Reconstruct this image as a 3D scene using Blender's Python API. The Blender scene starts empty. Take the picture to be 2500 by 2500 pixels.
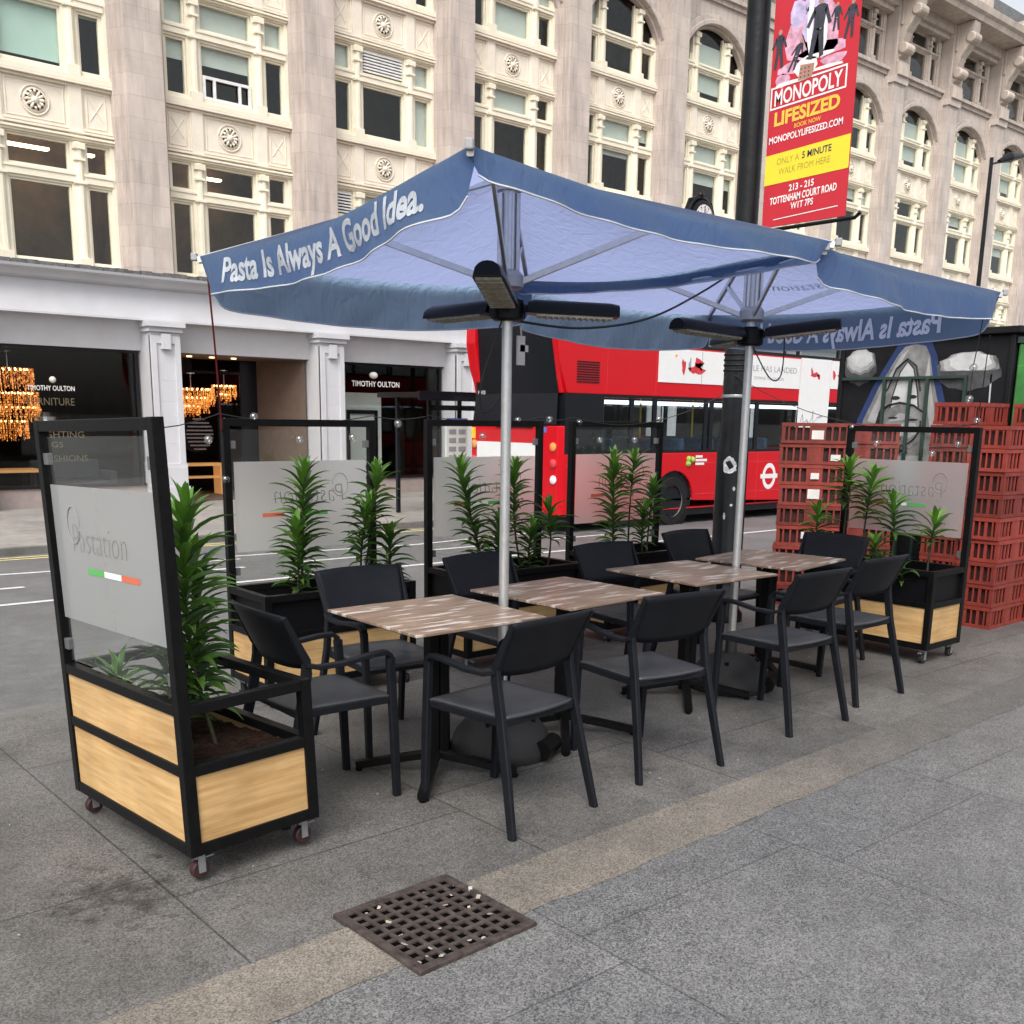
import bpy, bmesh, math, random
import numpy as np
from mathutils import Vector, Matrix, Euler
random.seed(7)
R = math.radians
SC = bpy.context.scene
COL = SC.collection

# ------------------------------------------------------------------ camera, sky, sun, exposure
f_px, cy_px, pitch, roll, yaw = 2490.97, 1557.87, 0.2124, 0.0153, 0.7085
cs, sn = math.cos(yaw), math.sin(yaw)
fw = Vector((sn, cs, 0)); rt = Vector((cs, -sn, 0)); up = Vector((0, 0, 1))
fw2 = fw * math.cos(pitch) - up * math.sin(pitch); up2 = up * math.cos(pitch) + fw * math.sin(pitch)
cr = rt * math.cos(roll) + up2 * math.sin(roll); cu = up2 * math.cos(roll) - rt * math.sin(roll)
cam_d = bpy.data.cameras.new('camera'); cam = bpy.data.objects.new('camera', cam_d); COL.objects.link(cam)
cam.matrix_world = Matrix(((cr.x, cu.x, -fw2.x, 0), (cr.y, cu.y, -fw2.y, 0), (cr.z, cu.z, -fw2.z, 1.6), (0, 0, 0, 1)))
cam_d.sensor_width = 36; cam_d.lens = 36 * f_px / 2500; cam_d.shift_y = (cy_px - 1250) / 2500
cam_d.clip_start = 0.05; cam_d.clip_end = 2000
SC.camera = cam

SUN_EL, SUN_AZ = R(50), R(232)          # azimuth measured from +Y towards +X
world = bpy.data.worlds.new('World'); SC.world = world; world.use_nodes = True
wn, wl = world.node_tree.nodes, world.node_tree.links
sky = wn.new('ShaderNodeTexSky'); sky.sky_type = 'NISHITA'; sky.sun_disc = False
sky.sun_elevation = SUN_EL; sky.sun_rotation = SUN_AZ; sky.air_density = 1.0; sky.dust_density = 4.0; sky.ozone_density = 1.0
hs = wn.new('ShaderNodeHueSaturation'); hs.inputs['Saturation'].default_value = 0.22
wl.new(sky.outputs[0], hs.inputs['Color']); wl.new(hs.outputs[0], wn['Background'].inputs['Color'])
wn['Background'].inputs['Strength'].default_value = 0.15
sun_d = bpy.data.lights.new('sun', 'SUN'); sun_d.energy = 1.3; sun_d.angle = R(35); sun_d.color = (1.0, 0.96, 0.9)
sun = bpy.data.objects.new('sun', sun_d); COL.objects.link(sun)
sv = Vector((math.sin(SUN_AZ) * math.cos(SUN_EL), math.cos(SUN_AZ) * math.cos(SUN_EL), math.sin(SUN_EL)))
sun.rotation_euler = sv.to_track_quat('Z', 'Y').to_euler()
SC.view_settings.view_transform = 'Standard'; SC.view_settings.look = 'None'
SC.view_settings.exposure = 0.72; SC.view_settings.gamma = 1.0
try:
    SC.cycles.max_bounces = 8; SC.cycles.transparent_max_bounces = 24; SC.cycles.caustics_reflective = False; SC.cycles.caustics_refractive = False
except Exception: pass

# ------------------------------------------------------------------ materials
def nt(m): m.use_nodes = True; return m.node_tree.nodes, m.node_tree.links
def mat(name, col, rough=0.6, metal=0.0, var=0.12, scale=6.0, bump=0.0, bscale=40.0, spec=0.5, emit=None, stretch=None, coat=0.0):
    m = bpy.data.materials.new(name); n, l = nt(m); b = n['Principled BSDF']
    b.inputs['Roughness'].default_value = rough; b.inputs['Metallic'].default_value = metal
    b.inputs['Specular IOR Level'].default_value = spec; b.inputs['Coat Weight'].default_value = coat
    tc = n.new('ShaderNodeTexCoord'); mp = n.new('ShaderNodeMapping'); l.new(tc.outputs['Object'], mp.inputs[0])
    if stretch: mp.inputs['Scale'].default_value = stretch
    no = n.new('ShaderNodeTexNoise'); no.inputs['Scale'].default_value = scale; no.inputs['Detail'].default_value = 6; no.inputs['Roughness'].default_value = 0.62
    l.new(mp.outputs[0], no.inputs['Vector'])
    rp = n.new('ShaderNodeValToRGB'); e = rp.color_ramp.elements
    c = Vector(col[:3]); e[0].position = 0.3; e[1].position = 0.7
    e[0].color = (*(c * (1 - var)), 1); e[1].color = (*[min(1, x * (1 + var)) for x in c], 1)
    l.new(no.outputs['Fac'], rp.inputs[0]); l.new(rp.outputs[0], b.inputs['Base Color'])
    if bump:
        n2 = n.new('ShaderNodeTexNoise'); n2.inputs['Scale'].default_value = bscale; n2.inputs['Detail'].default_value = 4
        l.new(mp.outputs[0], n2.inputs['Vector'])
        bp = n.new('ShaderNodeBump'); bp.inputs['Strength'].default_value = bump; bp.inputs['Distance'].default_value = 0.01
        l.new(n2.outputs['Fac'], bp.inputs['Height']); l.new(bp.outputs[0], b.inputs['Normal'])
    if emit: b.inputs['Emission Color'].default_value = (*emit[:3], 1); b.inputs['Emission Strength'].default_value = emit[3]
    return m
def glassmat(name, tint=(0.92, 0.95, 0.94), refl=1.0, base=0.04):
    m = bpy.data.materials.new(name); n, l = nt(m); n.remove(n['Principled BSDF']); o = n['Material Output']
    t = n.new('ShaderNodeBsdfTransparent'); t.inputs[0].default_value = (*tint, 1)
    g = n.new('ShaderNodeBsdfGlossy'); g.inputs['Roughness'].default_value = 0.02; g.inputs[0].default_value = (refl, refl, refl, 1)
    lw = n.new('ShaderNodeLayerWeight'); pw = n.new('ShaderNodeMath'); pw.operation = 'POWER'; pw.inputs[1].default_value = 5.0; l.new(lw.outputs['Facing'], pw.inputs[0])
    ad = n.new('ShaderNodeMath'); ad.operation = 'ADD'; ad.use_clamp = True; ad.inputs[1].default_value = base; l.new(pw.outputs[0], ad.inputs[0])
    mx = n.new('ShaderNodeMixShader'); l.new(ad.outputs[0], mx.inputs[0]); l.new(t.outputs[0], mx.inputs[1]); l.new(g.outputs[0], mx.inputs[2])
    l.new(mx.outputs[0], o.inputs[0]); return m
def frostmat(name):
    m = bpy.data.materials.new(name); n, l = nt(m); n.remove(n['Principled BSDF']); o = n['Material Output']
    rf = n.new('ShaderNodeBsdfRefraction'); rf.inputs['IOR'].default_value = 1.08; rf.inputs['Roughness'].default_value = 0.75; rf.inputs[0].default_value = (0.9, 0.9, 0.9, 1)
    d = n.new('ShaderNodeBsdfDiffuse'); d.inputs[0].default_value = (0.84, 0.85, 0.84, 1)
    tl = n.new('ShaderNodeBsdfTranslucent'); tl.inputs[0].default_value = (0.86, 0.85, 0.84, 1)
    a = n.new('ShaderNodeMixShader'); a.inputs[0].default_value = 0.5; l.new(d.outputs[0], a.inputs[1]); l.new(tl.outputs[0], a.inputs[2])
    b = n.new('ShaderNodeMixShader'); b.inputs[0].default_value = 0.56; l.new(a.outputs[0], b.inputs[1]); l.new(rf.outputs[0], b.inputs[2])
    l.new(b.outputs[0], o.inputs[0]); return m
def fabricmat(name, c, ct, tr=0.45, wr=1.0):
    m = bpy.data.materials.new(name); n, l = nt(m); n.remove(n['Principled BSDF']); o = n['Material Output']
    tc = n.new('ShaderNodeTexCoord'); no = n.new('ShaderNodeTexNoise'); no.inputs['Scale'].default_value = 3.5; no.inputs['Detail'].default_value = 5
    l.new(tc.outputs['Object'], no.inputs['Vector'])
    rp = n.new('ShaderNodeValToRGB'); e = rp.color_ramp.elements; e[0].position = .3; e[1].position = .75
    e[0].color = (*[x * .88 for x in c], 1); e[1].color = (*[x * 1.1 for x in c], 1); l.new(no.outputs[0], rp.inputs[0])
    mp = n.new('ShaderNodeMapping'); mp.inputs['Scale'].default_value = (3, 3, 1.2); l.new(tc.outputs['Object'], mp.inputs[0])
    n2 = n.new('ShaderNodeTexNoise'); n2.inputs['Scale'].default_value = 4; n2.inputs['Detail'].default_value = 3; n2.inputs['Distortion'].default_value = 1.2; l.new(mp.outputs[0], n2.inputs['Vector'])
    bp = n.new('ShaderNodeBump'); bp.inputs['Strength'].default_value = 0.3 * wr; bp.inputs['Distance'].default_value = 0.03; l.new(n2.outputs[0], bp.inputs['Height'])
    p = n.new('ShaderNodeBsdfPrincipled'); p.inputs['Roughness'].default_value = .75; l.new(rp.outputs[0], p.inputs['Base Color']); l.new(bp.outputs[0], p.inputs['Normal'])
    p.inputs['Sheen Weight'].default_value = 0.06
    t = n.new('ShaderNodeBsdfTranslucent'); t.inputs[0].default_value = (*ct, 1); l.new(bp.outputs[0], t.inputs['Normal'])
    a = n.new('ShaderNodeMixShader'); a.inputs[0].default_value = tr; l.new(p.outputs[0], a.inputs[1]); l.new(t.outputs[0], a.inputs[2])
    l.new(a.outputs[0], o.inputs[0]); return m
def pavemat(name, c1, c2, speck, slab=(0.0, 0.0), rough=0.55, joint=0.5, stain=.35, fade=None, dirt=None):
    """granite paving: speckle, broad dirt patches, faint slab joints laid in world metres"""
    m = bpy.data.materials.new(name); n, l = nt(m); b = n['Principled BSDF']
    tc = n.new('ShaderNodeTexCoord')
    big = n.new('ShaderNodeTexNoise'); big.inputs['Scale'].default_value = 0.9; big.inputs['Detail'].default_value = 7; big.inputs['Roughness'].default_value = 0.6; l.new(tc.outputs['Object'], big.inputs['Vector'])
    rp = n.new('ShaderNodeValToRGB'); e = rp.color_ramp.elements; e[0].position = .33; e[1].position = .68; e[0].color = (*c1, 1); e[1].color = (*c2, 1); l.new(big.outputs[0], rp.inputs[0])
    fine = n.new('ShaderNodeTexNoise'); fine.inputs['Scale'].default_value = 120; fine.inputs['Detail'].default_value = 4; fine.inputs['Roughness'].default_value = .8; l.new(tc.outputs['Object'], fine.inputs['Vector'])
    mm = n.new('ShaderNodeMapRange'); mm.inputs[1].default_value = .36; mm.inputs[2].default_value = .64; mm.inputs[3].default_value = 1 - speck; mm.inputs[4].default_value = 1 + speck
    ag = n.new('ShaderNodeTexVoronoi'); ag.inputs['Scale'].default_value = 210; l.new(tc.outputs['Object'], ag.inputs['Vector']); ag2 = n.new('ShaderNodeSeparateColor'); l.new(ag.outputs['Color'], ag2.inputs[0])
    mm.inputs[1].default_value = 0; mm.inputs[2].default_value = 1; l.new(ag2.outputs[0], mm.inputs[0])
    mid = n.new('ShaderNodeTexNoise'); mid.inputs['Scale'].default_value = 7; mid.inputs['Detail'].default_value = 8; mid.inputs['Roughness'].default_value = .7; l.new(tc.outputs['Object'], mid.inputs['Vector'])
    mr2 = n.new('ShaderNodeMapRange'); mr2.inputs[1].default_value = .3; mr2.inputs[2].default_value = .7; mr2.inputs[3].default_value = .80; mr2.inputs[4].default_value = 1.2; l.new(mid.outputs[0], mr2.inputs[0])
    mu = n.new('ShaderNodeMath'); mu.operation = 'MULTIPLY'; l.new(mm.outputs[0], mu.inputs[0]); l.new(mr2.outputs[0], mu.inputs[1])
    hue = n.new('ShaderNodeVectorMath'); hue.operation = 'SCALE'; l.new(rp.outputs[0], hue.inputs[0]); l.new(mu.outputs[0], hue.inputs['Scale'])
    st = n.new('ShaderNodeTexNoise'); st.inputs['Scale'].default_value = 1.7; st.inputs['Detail'].default_value = 10; st.inputs['Roughness'].default_value = .72; st.inputs['Distortion'].default_value = .5; l.new(tc.outputs['Object'], st.inputs['Vector'])
    sr = n.new('ShaderNodeMapRange'); sr.inputs[1].default_value = .58; sr.inputs[2].default_value = .74; sr.inputs[3].default_value = 1.0; sr.inputs[4].default_value = 1 - stain; l.new(st.outputs[0], sr.inputs[0])
    vo = n.new('ShaderNodeTexVoronoi'); vo.inputs['Scale'].default_value = 2.6; vo.inputs['Randomness'].default_value = 1; l.new(tc.outputs['Object'], vo.inputs['Vector'])
    gm = n.new('ShaderNodeMapRange'); gm.inputs[1].default_value = .030; gm.inputs[2].default_value = .042; gm.inputs[3].default_value = 1; gm.inputs[4].default_value = 0; l.new(vo.outputs['Distance'], gm.inputs[0])
    sx_ = n.new('ShaderNodeSeparateColor'); l.new(vo.outputs['Color'], sx_.inputs[0]); gr = n.new('ShaderNodeMapRange'); gr.inputs[1].default_value = 0; gr.inputs[2].default_value = 1; gr.inputs[3].default_value = .62; gr.inputs[4].default_value = 1.28; l.new(sx_.outputs[0], gr.inputs[0])
    gx = n.new('ShaderNodeMix'); gx.data_type = 'FLOAT'; gx.inputs[2].default_value = 1.0; l.new(gm.outputs[0], gx.inputs[0]); l.new(gr.outputs[0], gx.inputs[3])
    s2 = n.new('ShaderNodeTexNoise'); s2.inputs['Scale'].default_value = 11; s2.inputs['Detail'].default_value = 8; s2.inputs['Roughness'].default_value = .75; l.new(tc.outputs['Object'], s2.inputs['Vector'])
    q2 = n.new('ShaderNodeMapRange'); q2.inputs[1].default_value = .60; q2.inputs[2].default_value = .68; q2.inputs[3].default_value = 1; q2.inputs[4].default_value = 1 - stain * .9; l.new(s2.outputs[0], q2.inputs[0])
    k1 = n.new('ShaderNodeMath'); k1.operation = 'MULTIPLY'; l.new(sr.outputs[0], k1.inputs[0]); l.new(gx.outputs[0], k1.inputs[1]); k2 = n.new('ShaderNodeMath'); k2.operation = 'MULTIPLY'; l.new(k1.outputs[0], k2.inputs[0]); l.new(q2.outputs[0], k2.inputs[1])
    if dirt:
        ds = n.new('ShaderNodeVectorMath'); ds.operation = 'DISTANCE'; ds.inputs[1].default_value = dirt; l.new(tc.outputs['Object'], ds.inputs[0])
        dm = n.new('ShaderNodeMapRange'); dm.inputs[1].default_value = .10; dm.inputs[2].default_value = .62; dm.inputs[3].default_value = .16; dm.inputs[4].default_value = -.12; l.new(ds.outputs['Value'], dm.inputs[0])
        da = n.new('ShaderNodeMath'); da.operation = 'ADD'; l.new(dm.outputs[0], da.inputs[0]); l.new(s2.outputs[0], da.inputs[1])
        dq = n.new('ShaderNodeMapRange'); dq.inputs[1].default_value = .58; dq.inputs[2].default_value = .72; dq.inputs[3].default_value = 1; dq.inputs[4].default_value = .42; l.new(da.outputs[0], dq.inputs[0])
        k3 = n.new('ShaderNodeMath'); k3.operation = 'MULTIPLY'; l.new(k2.outputs[0], k3.inputs[0]); l.new(dq.outputs[0], k3.inputs[1]); k2 = k3
    h2 = n.new('ShaderNodeVectorMath'); h2.operation = 'SCALE'; l.new(hue.outputs[0], h2.inputs[0]); l.new(k2.outputs[0], h2.inputs['Scale'])
    last = h2.outputs[0]
    if slab[0]:
        mp = n.new('ShaderNodeMapping'); mp.inputs['Location'].default_value = (slab[2], slab[3], 0); mp.inputs['Rotation'].default_value = (0, 0, R(90)); br_off = .12; l.new(tc.outputs['Object'], mp.inputs[0])
        br = n.new('ShaderNodeTexBrick'); br.inputs['Scale'].default_value = 1; br.inputs['Brick Width'].default_value = slab[0]; br.inputs['Row Height'].default_value = slab[1]
        br.offset = .12; br.inputs['Mortar Size'].default_value = 0.005; br.inputs['Mortar Smooth'].default_value = .3; br.inputs['Color1'].default_value = (.93, .93, .93, 1); br.inputs['Color2'].default_value = (1.06, 1.05, 1.03, 1); br.inputs['Mortar'].default_value = (joint, joint, joint, 1)
        l.new(mp.outputs[0], br.inputs['Vector'])
        m2 = n.new('ShaderNodeVectorMath'); m2.operation = 'MULTIPLY'; l.new(last, m2.inputs[0]); l.new(br.outputs[0], m2.inputs[1]); last = m2.outputs[0]
    if fade:
        sp3 = n.new('ShaderNodeSeparateXYZ'); l.new(tc.outputs['Object'], sp3.inputs[0]); fr = n.new('ShaderNodeMapRange'); fr.interpolation_type = 'SMOOTHSTEP'; fr.inputs[1].default_value = fade[0]; fr.inputs[2].default_value = fade[1]; l.new(sp3.outputs['X'], fr.inputs[0])
        fx = n.new('ShaderNodeMix'); fx.data_type = 'RGBA'; l.new(fr.outputs[0], fx.inputs[0]); l.new(last, fx.inputs[6]); v2 = n.new('ShaderNodeVectorMath'); v2.operation = 'SCALE'; v2.inputs[0].default_value = fade[2]; l.new(mu.outputs[0], v2.inputs['Scale']); l.new(v2.outputs[0], fx.inputs[7]); last = fx.outputs[2]
    l.new(last, b.inputs['Base Color'])
    r2 = n.new('ShaderNodeMapRange'); r2.inputs[3].default_value = rough - .1; r2.inputs[4].default_value = rough + .12; l.new(mid.outputs[0], r2.inputs[0]); l.new(r2.outputs[0], b.inputs['Roughness'])
    bp = n.new('ShaderNodeBump'); bp.inputs['Strength'].default_value = .14; bp.inputs['Distance'].default_value = .003; l.new(fine.outputs[0], bp.inputs['Height']); l.new(bp.outputs[0], b.inputs['Normal'])
    return m
def woodmat(name, c1, c2, axis=0, rough=.5, c3=None):
    m = bpy.data.materials.new(name); n, l = nt(m); b = n['Principled BSDF']; b.inputs['Roughness'].default_value = rough
    tc = n.new('ShaderNodeTexCoord'); mp = n.new('ShaderNodeMapping'); s = [34, 34, 34]; s[axis] = 2.2; mp.inputs['Scale'].default_value = s; l.new(tc.outputs['Object'], mp.inputs[0])
    no = n.new('ShaderNodeTexNoise'); no.inputs['Scale'].default_value = 1.6; no.inputs['Detail'].default_value = 7; no.inputs['Distortion'].default_value = .6; l.new(mp.outputs[0], no.inputs['Vector'])
    rp = n.new('ShaderNodeValToRGB'); e = rp.color_ramp.elements; e[0].position = .32; e[1].position = .68; e[0].color = (*c1, 1); e[1].color = (*c2, 1)
    if c3: k = e.new(.8); k.color = (*c3, 1)
    l.new(no.outputs[0], rp.inputs[0])
    bl = n.new('ShaderNodeTexNoise'); bl.inputs['Scale'].default_value = 4; bl.inputs['Detail'].default_value = 8; l.new(tc.outputs['Object'], bl.inputs['Vector'])
    mr = n.new('ShaderNodeMapRange'); mr.inputs[1].default_value = .3; mr.inputs[2].default_value = .7; mr.inputs[3].default_value = .8; mr.inputs[4].default_value = 1.12; l.new(bl.outputs[0], mr.inputs[0])
    v = n.new('ShaderNodeVectorMath'); v.operation = 'SCALE'; l.new(rp.outputs[0], v.inputs[0]); l.new(mr.outputs[0], v.inputs['Scale']); l.new(v.outputs[0], b.inputs['Base Color'])
    return m
def leafmat(name, c1, c2):
    m = bpy.data.materials.new(name); n, l = nt(m); b = n['Principled BSDF']; b.inputs['Roughness'].default_value = .42
    g = n.new('ShaderNodeNewGeometry'); rp = n.new('ShaderNodeValToRGB'); e = rp.color_ramp.elements; e[0].color = (*c1, 1); e[1].color = (*c2, 1); l.new(g.outputs['Random Per Island'], rp.inputs[0]); l.new(rp.outputs[0], b.inputs['Base Color'])
    t = n.new('ShaderNodeBsdfTranslucent'); t.inputs[0].default_value = (.12, .28, .03, 1); mx = n.new('ShaderNodeMixShader'); mx.inputs[0].default_value = .18
    l.new(b.outputs[0], mx.inputs[1]); l.new(t.outputs[0], mx.inputs[2]); l.new(mx.outputs[0], n['Material Output'].inputs[0]); return m

M = dict(
 black=mat('black_painted_steel', (.0055, .0055, .006), .38, var=.3, scale=20, bump=.06, bscale=90, spec=.12),
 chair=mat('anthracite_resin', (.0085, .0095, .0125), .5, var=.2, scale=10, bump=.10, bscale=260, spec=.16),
 chairseat=mat('anthracite_resin_seat', (.036, .038, .043), .46, var=.2, scale=9, bump=.10, bscale=260, spec=.6),  # seat resin paler than the frame: sky sheen put into its colour
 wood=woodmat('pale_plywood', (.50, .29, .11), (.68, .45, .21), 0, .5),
 woody=woodmat('pale_plywood_short', (.40, .23, .085), (.56, .36, .16), 1, .5),  # same plywood, darkened in colour as the shaded short sides
 soil=mat('bark_chips', (.020, .011, .0075), .95, var=.85, scale=55, bump=1.0, bscale=60, spec=.1),
 liner=mat('black_liner', (.005, .005, .006), .5, spec=.15),
 glass=glassmat('clear_glass', (.975, .985, .98), .9, .035), frost=frostmat('frosted_film'),
 shopglass=glassmat('shop_glass', (.92, .93, .92), .9, .02), winglass=glassmat('office_glass', (.90, .92, .90), .95, .03),
 busglass=glassmat('bus_glass', (.86, .89, .89), .8, .03),
 chrome=mat('chrome', (.62, .62, .62), .25, 1.0, var=.05), alu=mat('satin_aluminium', (.62, .62, .61), .38, .75, var=.08, scale=30),
 alu2=mat('cast_aluminium', (.42, .42, .43), .45, .6, var=.1),
 redwheel=mat('dark_red_rubber', (.030, .008, .008), .6), rubber=mat('black_rubber', (.012, .012, .012), .75),
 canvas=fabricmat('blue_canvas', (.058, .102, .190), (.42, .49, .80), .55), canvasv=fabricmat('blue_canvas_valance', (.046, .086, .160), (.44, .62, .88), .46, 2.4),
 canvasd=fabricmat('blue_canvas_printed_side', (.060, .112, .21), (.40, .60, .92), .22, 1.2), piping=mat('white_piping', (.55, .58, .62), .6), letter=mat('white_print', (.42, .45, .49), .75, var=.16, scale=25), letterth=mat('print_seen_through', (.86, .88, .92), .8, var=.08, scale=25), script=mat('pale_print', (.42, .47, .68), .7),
 heater=mat('heater_black', (.005, .005, .0055), .35, spec=.18), grille=mat('heater_grille', (.40, .37, .30), .45, .3, var=.3, scale=45),
 lamp=mat('lamp_black', (.006, .0065, .008), .3, var=.5, scale=9, bump=.25, bscale=26, spec=.25), strap=mat('steel_strap', (.35, .36, .38), .4, .7), sticker=mat('torn_sticker', (.62, .63, .62), .8, var=.5, scale=30),
 crate=mat('red_plastic_crate', (.215, .029, .019), .55, var=.3, scale=9), crated=mat('crate_inside', (.035, .007, .006), .7, var=.5, scale=25),
 label=mat('white_label', (.68, .66, .62), .8, var=.15),
 cream=mat('cream_paint', (.80, .745, .60), .65, var=.06, scale=3), creamd=mat('cream_spandrel', (.80, .73, .61), .7, var=.06, scale=4), stone=mat('pinkish_stone', (.52, .455, .41), .85, var=.13, scale=2.6, bump=.4, bscale=22, stretch=(1, 1, .45)),
 stone2=mat('upper_stone', (.52, .45, .39), .85, var=.22, scale=1.6, bump=.2, bscale=20, stretch=(1, 1, .4)), dark=mat('dark_recess', (.02, .019, .018), .8),
 leadm=mat('lead_flashing', (.10, .10, .10), .7, var=.6, scale=9), white=mat('white_shopfront', (.54, .54, .565), .5, var=.05, scale=2), white2=mat('white_frame', (.75, .75, .74), .5),
 blind=mat('roller_blind', (.74, .79, .76), .8, var=.08, scale=1.2), blindg=mat('green_blind', (.62, .82, .77), .8, var=.08, scale=1.2), roomw=mat('office_room', (.105, .070, .042), .8, var=.8, scale=.8),
 shopdark=mat('shop_dark', (.010, .0065, .0045), .7, var=.9, scale=.9, spec=.1), shopbrown=mat('shop_brown', (.125, .088, .068), .7), plinth=mat('stall_riser', (.33, .27, .25), .7),
 amber=mat('lit_amber_glass', (.55, .22, .05), .35, var=.5, scale=14, emit=(1.0, .30, .045, .34)), bulbwarm=mat('lit_bulb', (.9, .7, .4), .4, emit=(1.0, .6, .25, 4.0)),
 gold=mat('warm_gold', (.6, .36, .14), .35, .6, emit=(1.0, .45, .15, .22)), sofa=mat('dark_sofa', (.05, .06, .075), .8), goldtxt=mat('faded_gold_print', (.12, .095, .055), .7),  # the gold glows faintly, painting warm lamplight onto the shop tables
 bulb=glassmat('clear_bulb', (.80, .80, .80), 1.0, .20), clamp=mat('clamp_grey', (.16, .16, .165), .45, .4), rope=mat('red_cord', (.30, .03, .03), .8), cable=mat('black_cable', (.012, .012, .012), .6),
 busred=mat('bus_red', (.52, .004, .011), .3, var=.05, scale=1.5, coat=.12, spec=.3), busdark=mat('bus_dark_trim', (.008, .009, .012), .2, spec=.3), ad=mat('white_advert', (.72, .72, .72), .45, var=.03), adred=mat('advert_red', (.55, .03, .04), .5, var=.25, scale=9), adgrey=mat('advert_grey', (.30, .30, .31), .6), yellow=mat('bus_yellow', (.75, .52, .03), .5), blue=mat('bus_blue', (.10, .12, .38), .5), green=mat('logo_green', (.25, .42, .06), .5),
 tyre=mat('tyre', (.012, .012, .012), .85, var=.3, spec=.2), rim=mat('wheel_rim', (.30, .29, .28), .45, .4, var=.3, scale=14), orange=mat('lamp_orange', (.75, .28, .08), .3), redlens=mat('lamp_red', (.6, .05, .06), .25), seatb=mat('bus_seat', (.03, .06, .11), .8, var=.5, scale=12),
 busin=mat('bus_interior', (.2, .21, .21), .7), striplight=mat('bus_strip', (.8, .85, .9), .5, emit=(.85, .93, 1, 1.6)),
 kiosk=mat('kiosk_black', (.011, .0115, .013), .6, var=.45, scale=4, spec=.15), mgrey=mat('mural_grey', (.19, .19, .19), .7, var=.55, scale=5), mlight=mat('mural_light', (.36, .36, .355), .7, var=.3, scale=5), mwhite=mat('mural_white', (.50, .51, .51), .7, var=.2, scale=6), mblue=mat('mural_blue', (.012, .032, .12), .7, var=.3), mblack=mat('mural_black', (.012, .012, .013), .7), mhaze=mat('mural_haze', (.055, .056, .06), .7, var=.5, scale=9), mgreen=mat('dark_green_bar', (.018, .04, .032), .5), greenpanel=mat('green_paint', (.035, .17, .035), .6, var=.35, scale=4),
 bannerred=mat('banner_red', (.50, .014, .028), .55, var=.05), banneryel=mat('banner_yellow', (.80, .62, .03), .55, var=.04), bpink=mat('banner_pink', (.62, .32, .42), .6, var=.45, scale=16), bdark=mat('banner_dark', (.035, .035, .05), .6, var=.5, scale=20), bgold=mat('banner_gold', (.85, .50, .06), .5, var=.15), bdie=mat('banner_die', (.42, .22, .16), .6, var=.2), btxt=mat('banner_white', (.80, .76, .74), .6), blilac=mat('banner_lilac', (.5, .42, .62), .6, var=.4, scale=14), bcap=mat('banner_caption', (.34, .30, .03), .6),
 iron=mat('rusty_iron', (.066, .050, .044), .65, .25, var=.6, scale=22, bump=.6, bscale=60), pit=mat('drain_pit', (.004, .004, .004), .95, spec=.0), litter=mat('litter_white', (.38, .34, .28), .8, var=.3, scale=30),
 leaf=leafmat('palm_leaf', (.014, .045, .008), (.095, .200, .026)), leafy=leafmat('young_palm_leaf', (.07, .19, .02), (.15, .32, .035)), stem=mat('palm_stem', (.030, .028, .012), .8, var=.4, scale=40),
 domem=mat('base_plastic', (.014, .014, .015), .65, var=.2, scale=14, bump=.2, bscale=60),
 pave=pavemat('granite_slabs', (.082, .079, .075), (.145, .140, .132), .55, (1.75, 1.225, 3.17, 0), .6, .42, .5, None, (1.12, 3.32, 0)),
 pavef=pavemat('blue_granite', (.118, .118, .117), (.152, .151, .149), .66, (1.6, 1.15, .3, .2), .46, .58, .3, None),
 strip=pavemat('mortar_strip', (.112, .100, .085), (.212, .184, .152), .5, (0, 0), .75, .5, .55, (2.6, 6.3, (.098, .094, .088))), kerb=pavemat('kerb_stone', (.10, .097, .09), (.16, .155, .147), .25, (0, 0), .7),
 road=pavemat('asphalt', (.105, .105, .106), (.155, .155, .155), .35, (0, 0), .6), farpave=pavemat('far_slabs', (.22, .21, .20), (.32, .30, .28), .15, (.9, .6, 0, 0), .6, .7),
 roadwhite=mat('road_white', (.58, .58, .57), .7, var=.25, scale=10), roadyel=mat('road_yellow', (.60, .53, .22), .7, var=.25, scale=10), earth=mat('ground', (.14, .14, .13), .9),
)
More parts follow.
